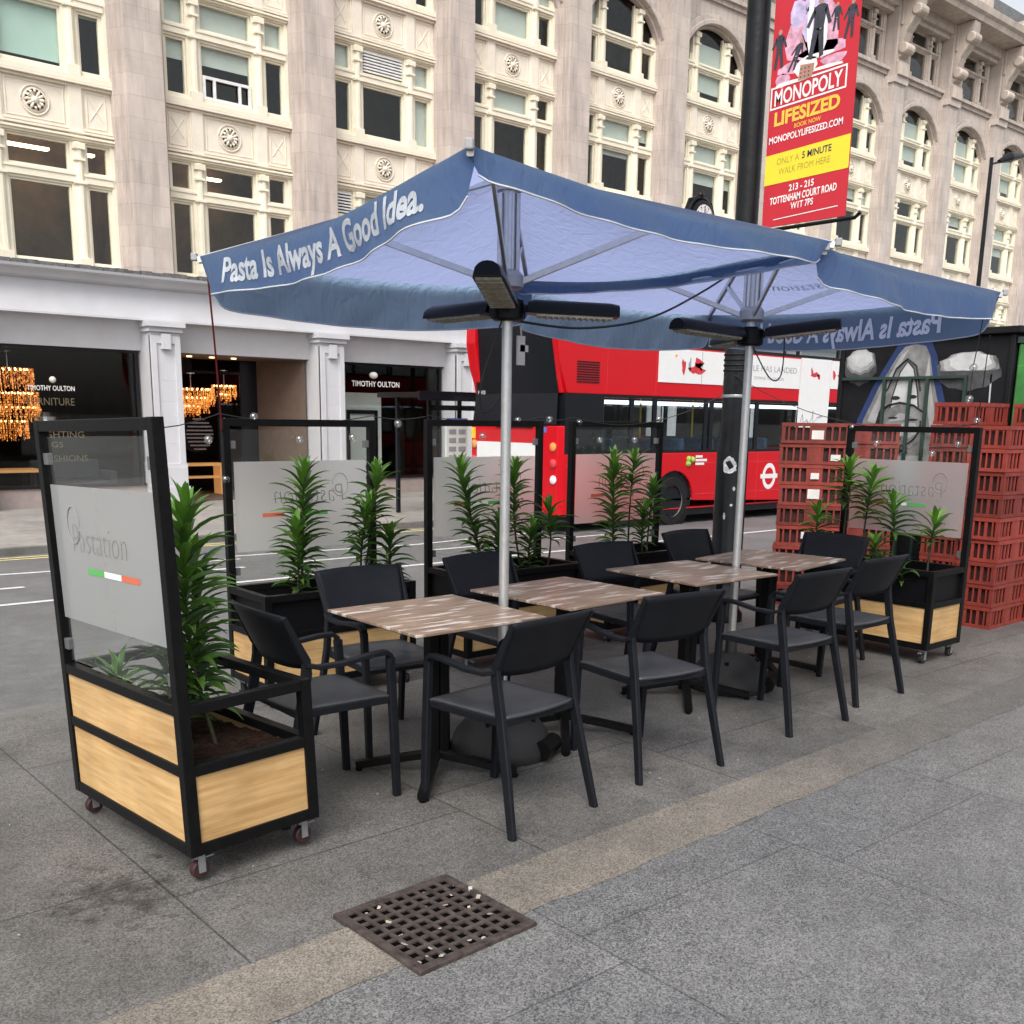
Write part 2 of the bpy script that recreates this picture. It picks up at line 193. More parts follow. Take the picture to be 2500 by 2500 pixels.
def stonemat(m, rowz=.42, wid=.9):
    n, l = m.node_tree.nodes, m.node_tree.links; b = n['Principled BSDF']; src = b.inputs['Base Color'].links[0].from_socket
    tc = n.new('ShaderNodeTexCoord'); mp = n.new('ShaderNodeMapping'); mp.inputs['Rotation'].default_value = (R(-90), 0, 0); l.new(tc.outputs['Object'], mp.inputs[0])
    br = n.new('ShaderNodeTexBrick'); br.inputs['Scale'].default_value = 1; br.inputs['Brick Width'].default_value = wid; br.inputs['Row Height'].default_value = rowz; br.inputs['Mortar Size'].default_value = .006; br.inputs['Mortar Smooth'].default_value = .2
    br.inputs['Color1'].default_value = (.93, .92, .92, 1); br.inputs['Color2'].default_value = (1.06, 1.05, 1.04, 1); br.inputs['Mortar'].default_value = (.80, .78, .76, 1); l.new(mp.outputs[0], br.inputs['Vector'])
    m1 = n.new('ShaderNodeVectorMath'); m1.operation = 'MULTIPLY'; l.new(src, m1.inputs[0]); l.new(br.outputs[0], m1.inputs[1])
    m2 = n.new('ShaderNodeMapping'); m2.inputs['Scale'].default_value = (7, 7, .5); l.new(tc.outputs['Object'], m2.inputs[0]); no = n.new('ShaderNodeTexNoise'); no.inputs['Scale'].default_value = 1; no.inputs['Detail'].default_value = 6; l.new(m2.outputs[0], no.inputs['Vector'])
    mr = n.new('ShaderNodeMapRange'); mr.inputs[1].default_value = .52; mr.inputs[2].default_value = .72; mr.inputs[3].default_value = 1.0; mr.inputs[4].default_value = .74; l.new(no.outputs[0], mr.inputs[0])
    sc = n.new('ShaderNodeVectorMath'); sc.operation = 'SCALE'; l.new(m1.outputs[0], sc.inputs[0]); l.new(mr.outputs[0], sc.inputs['Scale']); l.new(sc.outputs[0], b.inputs['Base Color'])
stonemat(M['stone']); stonemat(M['stone2'])
def tablemat():
    m = woodmat('hpl_tabletop', (.155, .100, .072), (.32, .220, .160), 0, .34)
    n, l = m.node_tree.nodes, m.node_tree.links; b = n['Principled BSDF']; src = b.inputs['Base Color'].links[0].from_socket
    tc = n.new('ShaderNodeTexCoord'); mp = n.new('ShaderNodeMapping'); mp.inputs['Scale'].default_value = (4.5, 26, 1); oi = n.new('ShaderNodeObjectInfo'); av = n.new('ShaderNodeVectorMath'); av.operation = 'ADD'; l.new(tc.outputs['Object'], av.inputs[0]); l.new(oi.outputs['Location'], av.inputs[1]); l.new(av.outputs[0], mp.inputs[0])
    no = n.new('ShaderNodeTexNoise'); no.inputs['Scale'].default_value = 1.0; no.inputs['Detail'].default_value = 3; no.inputs['Roughness'].default_value = .5; l.new(mp.outputs[0], no.inputs['Vector'])
    rp = n.new('ShaderNodeValToRGB'); e = rp.color_ramp.elements; e[0].position = .555; e[1].position = .63; e[0].color = (0, 0, 0, 1); e[1].color = (.85, .85, .85, 1); l.new(no.outputs[0], rp.inputs[0])
    mx = n.new('ShaderNodeMix'); mx.data_type = 'RGBA'; l.new(rp.outputs[0], mx.inputs[0]); l.new(src, mx.inputs[6]); mx.inputs[7].default_value = (.60, .53, .47, 1); l.new(mx.outputs[2], b.inputs['Base Color'])
    return m
M['table'] = tablemat()
def glowmat(name):
    m = M['amber']; n, l = m.node_tree.nodes, m.node_tree.links; b = n['Principled BSDF']
    g = n.new('ShaderNodeNewGeometry'); rp = n.new('ShaderNodeValToRGB'); e = rp.color_ramp.elements; e[0].color = (.06, .012, .001, 1); e[1].color = (1.0, .50, .14, 1); k = e.new(.65); k.color = (.55, .15, .02, 1)
    l.new(g.outputs['Random Per Island'], rp.inputs[0]); l.new(rp.outputs[0], b.inputs['Emission Color']); b.inputs['Emission Strength'].default_value = .95
glowmat('amber')
M['warmlight'] = mat('lit_ceiling_light', (.8, .7, .5), .5, emit=(1.0, .66, .34, 9.0))

# ------------------------------------------------------------------ mesh helpers
class MB:
    def __init__(s): s.v = []; s.f = []; s.m = []; s.cur = 0
    def add(s, vs, fs):
        o = len(s.v); s.v += [tuple(v) for v in vs]
        for f in fs: s.f.append([o + i for i in f]); s.m.append(s.cur)
        return s
    def box(s, x0, x1, y0, y1, z0, z1, mt=None):
        vs = [Vector(p) for p in ((x0, y0, z0), (x1, y0, z0), (x1, y1, z0), (x0, y1, z0), (x0, y0, z1), (x1, y0, z1), (x1, y1, z1), (x0, y1, z1))]
        if mt: vs = [mt @ v for v in vs]
        return s.add(vs, [(0, 3, 2, 1), (4, 5, 6, 7), (0, 1, 5, 4), (1, 2, 6, 5), (2, 3, 7, 6), (3, 0, 4, 7)])
    def tube(s, pts, r, n=8, cap=True, sq=None, upv=(0, 0, 1)):
        """sweep along pts; r a number or list; sq=(w,h) gives a rounded-rectangle section"""
        pts = [Vector(p) for p in pts]; k = len(pts); rs = r if isinstance(r, (list, tuple)) else [r] * k
        rings = []; U = Vector(upv)
        for i, p in enumerate(pts):
            t = (pts[min(i + 1, k - 1)] - pts[max(i - 1, 0)]).normalized()
            a = t.cross(U)
            if a.length < 1e-4: a = t.cross(Vector((0, 1, 0)))
            a.normalize(); b = a.cross(t).normalized()
            if sq:
                w, h = sq[0] / 2 * rs[i], sq[1] / 2 * rs[i]; c = min(w, h) * .3
                sec = [(w, h - c), (w - c, h), (-w + c, h), (-w, h - c), (-w, -h + c), (-w + c, -h), (w - c, -h), (w, -h + c)]
                rings.append([p + a * x + b * y for x, y in sec])
            else:
                rings.append([p + a * (rs[i] * math.cos(2 * math.pi * j / n)) + b * (rs[i] * math.sin(2 * math.pi * j / n)) for j in range(n)])
        m = len(rings[0]); vs = [v for q in rings for v in q]; fs = []
        for i in range(k - 1):
            for j in range(m): fs.append((i * m + j, i * m + (j + 1) % m, (i + 1) * m + (j + 1) % m, (i + 1) * m + j))
        if cap: fs.append(tuple(range(m - 1, -1, -1))); fs.append(tuple((k - 1) * m + j for j in range(m)))
        return s.add(vs, fs)
    def lathe(s, prof, n=24, c=(0, 0, 0), axis='z', cap=True):
        vs = []; k = len(prof)
        for r, h in prof:
            for j in range(n):
                a = 2 * math.pi * j / n; x, y = r * math.cos(a), r * math.sin(a)
                vs.append({'z': (c[0] + x, c[1] + y, c[2] + h), 'y': (c[0] + x, c[1] + h, c[2] + y), 'x': (c[0] + h, c[1] + x, c[2] + y)}[axis])
        fs = [(i * n + j, i * n + (j + 1) % n, (i + 1) * n + (j + 1) % n, (i + 1) * n + j) for i in range(k - 1) for j in range(n)]
        if cap: fs += [tuple(range(n - 1, -1, -1)), tuple((k - 1) * n + j for j in range(n))]
        return s.add(vs, fs)
    def grid(s, fn, nu, nv):
        vs = [fn(i / nu, j / nv) for j in range(nv + 1) for i in range(nu + 1)]; w = nu + 1
        return s.add(vs, [(j * w + i, j * w + i + 1, (j + 1) * w + i + 1, (j + 1) * w + i) for j in range(nv) for i in range(nu)])
    def prism(s, poly, fn, d0, d1):
        """poly: 2D outline; fn(a,b,d)->3D"""
        k = len(poly); vs = [fn(a, b, d0) for a, b in poly] + [fn(a, b, d1) for a, b in poly]
        fs = [tuple(range(k - 1, -1, -1)), tuple(range(k, 2 * k))] + [(i, (i + 1) % k, k + (i + 1) % k, k + i) for i in range(k)]
        return s.add(vs, fs)
    def sphere(s, c, r, n=10, k=6, sz=1.0):
        return s.lathe([(max(1e-4, r * math.sin(math.pi * i / k)), -r * sz * math.cos(math.pi * i / k)) for i in range(k + 1)], n, c, cap=False)
    def xf(s, mt, start=0):
        s.v = s.v[:start] + [tuple(mt @ Vector(v)) for v in s.v[start:]]; return s
    def build(s, name, mats, parent=None, smooth=False, bevel=0.0, solid=0.0, loc=None):
        me = bpy.data.meshes.new(name); me.from_pydata(s.v, [], s.f)
        ms = mats if isinstance(mats, (list, tuple)) else [mats]
        for m in ms: me.materials.append(m)
        if len(ms) > 1: me.polygons.foreach_set('material_index', s.m)
        bm = bmesh.new(); bm.from_mesh(me); bmesh.ops.recalc_face_normals(bm, faces=bm.faces); bm.to_mesh(me); bm.free()
        if smooth:
            me.polygons.foreach_set('use_smooth', [True] * len(me.polygons))
            try: me.set_sharp_from_angle(angle=R(38))
            except Exception: pass
        o = bpy.data.objects.new(name, me); COL.objects.link(o)
        if parent: o.parent = parent
        if loc: o.location = loc
        if solid: md = o.modifiers.new('solid', 'SOLIDIFY'); md.thickness = solid; md.offset = 0
        if bevel: md = o.modifiers.new('bevel', 'BEVEL'); md.width = bevel; md.segments = 2; md.limit_method = 'ANGLE'; md.angle_limit = R(40)
        return o
def tag(o, label=None, cat=None, group=None, kind=None):
    if label: o['label'] = label
    if cat: o['category'] = cat
    if group: o['group'] = group
    if kind: o['kind'] = kind
    return o
def thing(name, label, cat, loc=(0, 0, 0), rz=0, group=None):
    o = bpy.data.objects.new(name, None); COL.objects.link(o); o.location = loc; o.rotation_euler = (0, 0, rz); o.empty_display_size = .2
    return tag(o, label, cat, group)
def copy_tree(o, parent=None):
    c = o.copy(); COL.objects.link(c)
    if parent: c.parent = parent
    for ch in list(o.children): copy_tree(ch, c)
    return c
def place(proto, i, loc, rz, label):
    o = proto if i == 0 else copy_tree(proto)
    o.location = loc; o.rotation_euler = (0, 0, rz); o['label'] = label
    return o
def text2d(s, size=1.0, bold=0.0, align='LEFT', sx=1.0):
    cu_ = bpy.data.curves.new('lettering', 'FONT'); cu_.body = s; cu_.size = size; cu_.offset = bold; cu_.align_x = align; cu_.fill_mode = 'FRONT'; cu_.resolution_u = 3
    ob = bpy.data.objects.new('lettering_tmp', cu_); COL.objects.link(ob)
    dg = bpy.context.evaluated_depsgraph_get(); dg.update(); me = bpy.data.meshes.new_from_object(ob.evaluated_get(dg))
    vs = [(v.co.x * sx, v.co.y) for v in me.vertices]; fs = [tuple(p.vertices) for p in me.polygons]
    bpy.data.objects.remove(ob); bpy.data.curves.remove(cu_); bpy.data.meshes.remove(me)
    return vs, fs
def put_text(mb, s, fn, width=None, height=None, bold=0.0, align='LEFT', x=0, y=0):
    """fit the text to width x cap height, map each 2D point with fn(a,b)"""
    vs, fs = text2d(s, 1.0, bold)
    if not vs: return mb
    xs = [v[0] for v in vs]; w0 = max(xs) - min(xs); cap = .729 * 1.0
    kx = width / w0 if width else (height / cap); ky = height / cap
    off = {'LEFT': 0, 'CENTER': -.5, 'RIGHT': -1}[align] * w0 * kx
    return mb.add([fn(x + (a - min(xs)) * kx + off, y + b * ky) for a, b in vs], fs)
def softplus(d, k=.3): return k * math.log1p(math.exp(max(-40, min(40, d / k))))
def pz(x, y):
    """pavement level: falls gently to a dropped kerb at the left"""
    d = softplus(-.76 * (x - 1.5) + .65 * (y - 3.2)); return -.085 * math.tanh(.035 * d / .085)
KY, FY = 6.05, 15.95
def rz_(x, y):
    a = min(-.145, pz(x, KY) - .03); return a + (-.47 - a) * (y - KY) / (FY - KY)
# ------------------------------------------------------------------ the ground, road and pavements
def sheet(name, xs, ys, zf, m, kind='structure', yf=None):
    mb = MB(); w = len(xs); yf = yf or (lambda x, y: y)
    mb.add([(x, yf(x, y), zf(x, yf(x, y))) for y in ys for x in xs], [(j * w + i, j * w + i + 1, (j + 1) * w + i + 1, (j + 1) * w + i) for j in range(len(ys) - 1) for i in range(w - 1)])
    return tag(mb.build(name, m, smooth=True), kind=kind)
xs = [-60, -30, -15, -8] + [-5 + .25 * i for i in range(49)] + [8, 9, 12, 20, 40, 80, 160]
CL6 = lambda x: max(-12, min(8.2, x))
STRIP = lambda x: (2.62 + .029 * (CL6(x) - 2.05), 2.29 + .030 * (CL6(x) - 1.2))
seam = lambda x: (STRIP(x)[0] + STRIP(x)[1]) / 2
sheet('pavement', xs, [0, .05, .1, .15, .2, .25, .3, .4, .5, .6, .7, .8, .9, 1], pz, M['pave'], yf=lambda x, v: seam(x) + v * (KY - .16 - seam(x)))
sheet('pavement_front', xs, [0, .5, .7, .8, .88, .92, .96, 1], pz, M['pavef'], yf=lambda x, v: -25 + v * (seam(x) + 25))
mb = MB(); sx = [-12, -6, -3, -1.5, -.5, 0, .5, 1, 1.5, 2, 2.5, 3, 3.5, 4, 4.5, 5, 5.5, 6, 6.5, 7, 7.5, 8.0]
jag = lambda x: .006 * math.sin(x * 9.1 + 1) + .005 * math.sin(x * 23 + 2)
for a, b in zip(sx, sx[1:]):
    n = 5
    for i in range(n):
        x0, x1 = a + (b - a) * i / n, a + (b - a) * (i + 1) / n
        mb.add([(x0, STRIP(x0)[1] + jag(x0), pz(x0, 2.3) + .002), (x1, STRIP(x1)[1] + jag(x1), pz(x1, 2.3) + .002), (x1, STRIP(x1)[0], pz(x1, 2.6) + .004), (x0, STRIP(x0)[0], pz(x0, 2.6) + .004)], [(0, 1, 2, 3)])
tag(mb.build('pavement_strip', M['strip']), kind='structure')
def kerb_strip(name, y0, y1, topf, lowf, m):
    mb = MB()
    for a, b in zip(xs, xs[1:]):
        n = max(1, int((b - a) / .9)) if b - a < 20 else 1
        for i in range(n):
            x0, x1 = a + (b - a) * i / n, a + (b - a) * (i + 1) / n
            q = [(x0, y0, lowf(x0)), (x1, y0, lowf(x1)), (x1, y1, lowf(x1)), (x0, y1, lowf(x0)), (x0, y0, topf(x0)), (x1, y0, topf(x1)), (x1, y1, topf(x1)), (x0, y1, topf(x0))]
            mb.add(q, [(4, 5, 6, 7), (0, 1, 5, 4), (2, 3, 7, 6), (1, 2, 6, 5), (3, 0, 4, 7)])
    return tag(mb.build(name, m), kind='structure')
kerb_strip('kerb', KY - .16, KY, lambda x: pz(x, KY) + .002, lambda x: rz_(x, KY) - .1, M['kerb'])
sheet('road', xs, [KY] + [KY + .99 * i for i in range(1, 10)] + [FY], rz_, M['road'])
kerb_strip('far_kerb', FY, FY + .16, lambda x: -.365, lambda x: -.55, M['kerb'])
sheet('far_pavement', xs, [FY + .16, 17, 18, 20, 22.3, 23.4], lambda x, y: -.37 - .004 * (y - 16), M['farpave'])
mb = MB(); mb.add([(-900, -900, -1.2), (900, -900, -1.2), (900, 900, -1.2), (-900, 900, -1.2)], [(0, 1, 2, 3)]); tag(mb.build('ground', M['earth']), kind='structure')
def marking(name, segs, m, w):
    mb = MB()
    for (xa, ya), (xb, yb) in segs:
        d = Vector((xb - xa, yb - ya)); nrm = Vector((-d.y, d.x)).normalized() * w / 2; n = max(1, int(d.length / 2))
        for i in range(n):
            p, q = Vector((xa, ya)) + d * i / n, Vector((xa, ya)) + d * (i + 1) / n
            c = [p - nrm, q - nrm, q + nrm, p + nrm]; mb.add([(v.x, v.y, rz_(v.x, v.y) + .005) for v in c], [(0, 1, 2, 3)])
    return tag(mb.build(name, m), kind='structure')
marking('road_marking_white', [((-20, 10.9), (60, 10.9))] + [((x, 12.15 + .02 * x), (x + 1.2, 12.15 + .02 * x)) for x in [-4, -1, 2, 4.7, 6.7, 9, 11.5]] + [((6.3, 13.6), (9.3, 13.2)), ((9.3, 13.2), (12.3, 13.6)), ((.3, 13.2), (3.3, 13.6)), ((3.3, 13.6), (6.3, 13.2))], M['roadwhite'], .12)
marking('road_marking_yellow', [((-20, FY - .35), (70, FY - .35)), ((-20, FY - .62), (70, FY - .62))], M['roadyel'], .11)

# ------------------------------------------------------------------ long stone building across the street
BY = 23.0; SP = 4.13; X0 = 2.88
def bx(n): return X0 + SP * n
bld = thing('stone_building', 'long pale stone building with cream framed windows across the street', 'building', (0, BY, 0))
NB = range(0, 16); XL, XR = bx(-.5), bx(15.5)
def part_copies(proto, xs_, parent=bld):
    for i, x in enumerate(xs_):
        o = proto if i == 0 else copy_tree(proto, parent)
        o.location.x = x
# backing wall with floors
mb = MB(); mb.box(XL, XR, 1.6, 2.0, 4.2, 17)
for z in (4.35, 7.45, 10.75, 14.1): mb.box(XL, XR, .3, 1.6, z, z + .28)
for n in range(0, 17): x = bx(n - .5); mb.box(x - .42, x + .42, .02, 1.6, 4.3, 17)
mb.build('wall', M['roomw'], bld)
for n, xa, xb, y in ((1, -.5, .5, 1.0), (1, .9, 1.4, .9), (2, -.4, .3, 1.2), (1, -1.2, -.8, .9), (4, -.4, .4, .9)):
    mb = MB(); mb.box(bx(n) + xa, bx(n) + xb, y - .08, y + .08, 6.95, 6.99); mb.build('ceiling_light', M['warmlight'], bld)
# pilasters
mb = MB(); mb.box(-.40, .40, -.50, .02, 4.42, 17.0); mb.box(-.50, .50, -.30, .021, 4.42, 14.2); mb.box(-.56, .56, -.17, .022, 4.42, 14.2)
for z in np.arange(5.1, 16.8, .72): mb.box(-.402, .402, -.502, -.495, float(z), float(z) + .012)
mb.box(-.47, .47, -.58, -.02, 14.05, 14.3)
pil = mb.build('pilaster', M['stone'], bld, bevel=.012); part_copies(pil, [bx(n - .5) for n in range(0, 17)])
# scroll bracket on each pilaster under the cornice
mb = MB(); prof = [(-.50, 14.9), (-.62, 14.95), (-.70, 15.15), (-.62, 15.45), (-.72, 15.75), (-.95, 16.05), (-1.15, 16.35), (-1.2, 16.75), (-1.2, 16.98), (-.50, 16.98)]
mb.prism(prof, lambda a, b, d: (d, a, b), -.24, .24)
for z, y in ((15.2, -.68), (16.4, -1.1)): mb.lathe([(.16, -.30), (.2, -.26), (.2, .26), (.16, .30)], 14, (0, y, z), 'x')
mb.box(-.36, .36, -.66, -.5, 14.3, 14.75); mb.box(-.3, .3, -.6, -.5, 16.0, 16.9)
br_ = mb.build('bracket', M['stone2'], bld, bevel=.015); part_copies(br_, [bx(n - .5) for n in range(0, 17)])
def window(zb, t0, t1, zt, arch=None, name='window', mcol='cream', cap=True):
    mb = MB(); W = 1.62
    for s in (-1, 1):
        mb.box(s * 1.43, s * W, -.02, .2, zb - .1, zt if not arch else 12.75); mb.box(s * 1.40, s * 1.45, .03, .16, zb, zt if not arch else 12.8)
        mb.box(s * .61, s * .93, -.01, .19, zb - .1, zt + (0 if not arch else arch(.77) - zt - .02)); 
        if cap:
            tz = zt if not arch else zt - .1
            mb.tube([(s * .77, -.01, zb), (s * .77, -.01, tz)], .092, 10); mb.box(s * .65, s * .89, -.12, .0, tz - .14, tz - .02); mb.box(s * .65, s * .89, -.125, -.005, t0 + .02, t0 + .08); mb.box(s * .66, s * .88, -.12, -.004, tz - .36, tz - .31)
            mb.box(s * .64, s * .90, -.13, -.003, zb - .1, zb + .1)
        for xa, xb in ((-.61, .61), ):
            pass
    mb.box(-W, W, .0, .185, t0, t1); mb.box(-1.45, 1.45, -.045, .0, t0 + .05, t1 - .07); mb.box(-1.45, 1.45, -.065, -.02, t1 - .07, t1 - .015)
    for xa, xb in ((-1.40, -.93), (-.61, .61), (.93, 1.40)):
        for za, zc in ((zb, t0), (t1, zt)):
            if arch and za == t1: zc = min(zc, arch(max(abs(xa), abs(xb))) - .02)
            e = .045
            mb.box(xa, xa + e, .035, .13, za, zc); mb.box(xb - e, xb, .035, .13, za, zc); mb.box(xa + e, xb - e, .036, .129, za, za + e)
            if not arch or za != t1: mb.box(xa + e, xb - e, .036, .129, zc - e, zc)
    if not arch:
        mb.box(-W, W, -.01, .19, zt, zt + .12); mb.box(-W, W, -.06, .0, zt + .03, zt + .075); mb.box(-W, W, -.10, -.0, zt + .075, zt + .12)
    mb.box(-W, W, -.05, .2, zb - .12, zb); mb.box(-W, W, -.13, -.02, zb - .2, zb - .09); 
    o = mb.build(name, M[mcol], bld, bevel=.006)
    g = MB()
    if arch: g.prism([(-1.45, zb)] + [(1.45, zb)] + [(x, arch(x) - .01) for x in np.linspace(1.45, -1.45, 17)], lambda a, b, d: (a, d, b), .085, .088)
    else: g.box(-1.44, 1.44, .085, .088, zb, zt)
    g.build('pane', M['winglass'], o); return o
def blinds(o, spec, zb, t0, t1, zt, col='blind'):
    """spec: per light (left, centre, right): fraction of the whole height covered from the top"""
    mb = MB(); H = zt - zb
    for (xa, xb), fr in zip(((-1.42, -.9), (-.63, .63), (.9, 1.42)), spec):
        if fr > 0: mb.box(xa, xb, .16, .165, zt - fr * H, zt)
    if mb.v: mb.build('blind', M[col], o)
Fz = [(4.62, 6.15, 6.40, 6.98), (8.32, 9.46, 9.70, 10.27)]
rb = random.Random(3)
SPEC = {(1, 0): (0, 0, 0), (2, 0): (0, 0, 0), (1, 1): (.9, .93, .45), (2, 1): (.62, .62, .3), (3, 1): (.35, .0, 1), (4, 1): (.0, .25, 0), (3, 0): (0, .2, .3), (4, 0): (.4, .3, .5), (5, 1): (0, .5, .2)}
for k, zs in enumerate(Fz):
    proto = window(*zs)
    for n in NB:
        o = proto if n == 0 else copy_tree(proto, bld)
        o.location.x = bx(n)
    for n, o in zip(NB, [c for c in bld.children if c.name.startswith('window')][-len(list(NB)):]):
        sp_ = SPEC.get((n, k)) or tuple(rb.choice([0, .2, .35, .6, .9, 1, 1]) if k else rb.choice([0, .5, .8, 1, .3]) for _ in range(3))
        blinds(o, sp_, *zs, col='blindg' if (n, k) == (1, 1) else 'blind')
        if (n, k) == (3, 1) or (n, k) == (3, 0):          # louvres in the top light
            mb = MB(); za, zb_ = zs[2] + .05, zs[3] - .04
            xa, xb = (-.56, .56) if k else (-1.36, -.97)
            for q in range(7): z = za + (zb_ - za) * (q + .5) / 7; mb.box(xa, xb, .0, .05, z - .018, z + .018)
            mb.build('louvre', M['white2'], o)
        if (n, k) == (2, 1):                              # small white hopper at the foot of the middle light
            mb = MB(); z0 = zs[0] + .02
            mb.box(-.57, .57, .0, .05, z0, z0 + .06); mb.box(-.57, .57, .0, .05, z0 + .42, z0 + .48)
            for x in (-.57, -.33, .27, .51): mb.box(x, x + .06, .001, .049, z0 + .06, z0 + .42)
            mb.build('hopper_frame', M['white2'], o)
CH, ZS, RISE = 1.50, 12.62, 1.0
RAD = (CH * CH + RISE * RISE) / (2 * RISE)
arch = lambda x: ZS + RISE - RAD + math.sqrt(max(0, RAD * RAD - x * x))
wp = window(11.58, 12.36, 12.56, 13.5, arch=arch); 
for n in NB:
    o = wp if n == 0 else copy_tree(wp, bld); o.location.x = bx(n)
for o in [c for c in bld.children if c.name.startswith('window')][-16:]:
    blinds(o, tuple(rb.choice([0, .3, .55, .85, 1]) for _ in range(3)), 11.58, 12.36, 12.56, 13.2)
w4 = window(14.75, 15.75, 15.9, 16.4, mcol='stone2')
for n in NB:
    o = w4 if n == 0 else copy_tree(w4, bld); o.location.x = bx(n)
# arch wall and moulding
mb = MB(); A = [(x, arch(x)) for x in np.linspace(-CH, CH, 21)]
mb.prism([(-1.66, 11.3), (-1.66, 14.5), (1.66, 14.5), (1.66, 11.3), (1.63, 11.3), (1.63, ZS)] + [(CH, ZS)] + A[::-1] + [(-1.63, ZS), (-1.63, 11.3)], lambda a, b, d: (a, d, b), -.12, .05)
mb.tube([(x * 1.07, -.16, arch(x) + .14) for x, z in A], 1, sq=(.14, .26), upv=(0, 1, 0)); mb.tube([(x * 1.12, -.20, arch(x) + .26) for x, z in A], 1, sq=(.2, .07), upv=(0, 1, 0))
mb.box(-1.66, 1.66, -.2, .06, 14.36, 14.55); mb.box(-1.66, 1.66, -.3, .0, 14.5, 14.62)
ar = mb.build('arch', M['stone'], bld, smooth=False); part_copies(ar, [bx(n) for n in NB])
# spandrel panels with a rosette
def spandrel(z0, z1, zr):
    mb = MB(); mb.box(-1.62, 1.62, .0, .25, z0, z1)
    for s in (-1, 1): mb.box(s * .64, s * .9, -.06, .01, z0, z1); mb.box(s * .60, s * .64, -.03, .012, z0, z1); mb.box(s * .90, s * .94, -.03, .012, z0, z1)
    for i, (z, d) in enumerate(((z0 + .02, .09), (z0 + .09, .05), (z1 - .10, .07), (z1 - .05, .14))): mb.box(-1.62, 1.62, -d, .004, z, z + .045)
    a, b = z0 + .17, z1 - .14
    for xa, xb in ((-.56, .56), (-1.40, -1.0), (1.0, 1.40)):
        t = .022
        mb.box(xa, xb, -.018, .003, a, a + t); mb.box(xa, xb, -.018, .003, b - t, b); mb.box(xa, xa + t, -.018, .003, a + t, b - t); mb.box(xb - t, xb, -.018, .003, a + t, b - t)
        if xa != -.56:
            for d in (1, -1):
                p = [((xa + xb) / 2 - .14, -.006, (a + b) / 2 - .2 * d), ((xa + xb) / 2 + .14, -.006, (a + b) / 2 + .2 * d)]; mb.tube(p, .012, 4)
    o = mb.build('spandrel', M['creamd'], bld, bevel=.004)
    r = MB(); zc = zr
    for rr, tk in ((.27, .018), (.205, .022)): r.tube([(rr * math.cos(t), -.012, zc + rr * math.sin(t)) for t in np.linspace(0, 2 * math.pi, 25)], tk, 6, cap=False)
    r.sphere((0, -.03, zc), .075, 12, 6)
    for q in range(12): t = q * math.pi / 6; r.tube([(.07 * math.cos(t), -.03, zc + .07 * math.sin(t)), (.15 * math.cos(t), -.045, zc + .15 * math.sin(t)), (.19 * math.cos(t), -.02, zc + .19 * math.sin(t))], [.022, .034, .018], 6)
    ro = r.build('rosette', M['creamd'], o, smooth=True)
    h = MB()
    for q in range(12): t = (q + .5) * math.pi / 6; h.lathe([(.026, -.052), (.026, -.048)], 8, (.165 * math.cos(t), 0, zc + .165 * math.sin(t)), 'y')
    h.build('vent_hole', M['dark'], o)  # dark discs on the surface paint the shade of holes
    return o
for z0, z1, zr in ((7.12, 8.12, 7.63), (10.40, 11.36, 10.88)):
    s = spandrel(z0, z1, zr); part_copies(s, [bx(n) for n in NB])
# cornice, parapet, roof
mb = MB(); prof = [(.3, 16.45), (-.30, 16.45), (-.30, 16.62), (-.45, 16.62), (-.45, 16.98), (-1.25, 17.02), (-1.3, 17.2), (-1.42, 17.28), (-1.46, 17.5), (-1.3, 17.55), (.3, 17.6)]
mb.prism(prof, lambda a, b, d: (d, a, b), XL, XR)
mb.build('cornice', M['stone2'], bld)
mb = MB(); mb.box(XL, XR, -.35, 0, 17.6, 18.2)
for n in range(0, 16): mb.box(bx(n) - .4, bx(n) + .4, -.5, .1, 17.6, 18.6)
mb.build('parapet', M['stone2'], bld)
mb = MB(); mb.prism([(.2, 17.6), (1.6, 20.2), (9, 20.2), (9, 17.6)], lambda a, b, d: (d, a, b), XL, XR); mb.box(XL, XR, 8, 9, -.4, 17.6); mb.build('roof', M['leadm'], bld)
mb = MB(); mb.box(XL - .3, XL, -.3, 9, -.4, 17.6); mb.box(XR, XR + .3, -.3, 9, -.4, 17.6); mb.build('end_wall', M['stone'], bld)
# shopfront
mb = MB(); prof = [(.25, 4.16), (-.42, 4.2), (-.56, 4.24), (-.62, 4.33), (-.78, 4.37), (-.80, 4.42), (-.3, 4.45), (.25, 4.46)]
mb.prism(prof, lambda a, b, d: (d, a, b), XL, XR); mb.prism([(.25, 3.52), (-.56, 3.52), (-.56, 3.56), (-.40, 4.2), (.25, 4.2)], lambda a, b, d: (d, a, b), XL, XR)
mb.build('fascia', M['white'], bld)
mb = MB()
for q in range(260): x = XL + (XR - XL) * q / 260; mb.box(x, x + (XR - XL) / 260 - .01, -.62 - .1 * rb.random(), -.1, 4.43, 4.50 + .03 * rb.random())
mb.build('flashing', M['leadm'], bld)
mb = MB(); mb.prism([(.2, 2.92), (-.12, 2.92), (-.30, 3.52), (.2, 3.52)], lambda a, b, d: (d, a, b), XL, XR); mb.build('bulkhead', M['white'], bld)
mb = MB(); mb.box(-.35, .35, -.72, .1, -.45, .42); mb.box(-.38, .38, -.75, .1, -.45, .0); mb.box(-.33, .33, -.66, .1, .42, 3.3); mb.box(-.36, .36, -.70, .1, .42, .5); mb.box(-.38, .38, -.74, .1, 3.3, 3.36); mb.box(-.42, .42, -.82, .1, 3.40, 3.515); mb.box(-.37, .37, -.74, .1, 3.36, 3.40)
for s in (-1, 1): mb.box(s * .20, s * .33, -.70, -.6, .5, 3.22)
mb.box(-.20, .20, -.70, -.6, 3.06, 3.22); mb.box(-.10, .10, -.76, -.6, 2.94, 3.26)
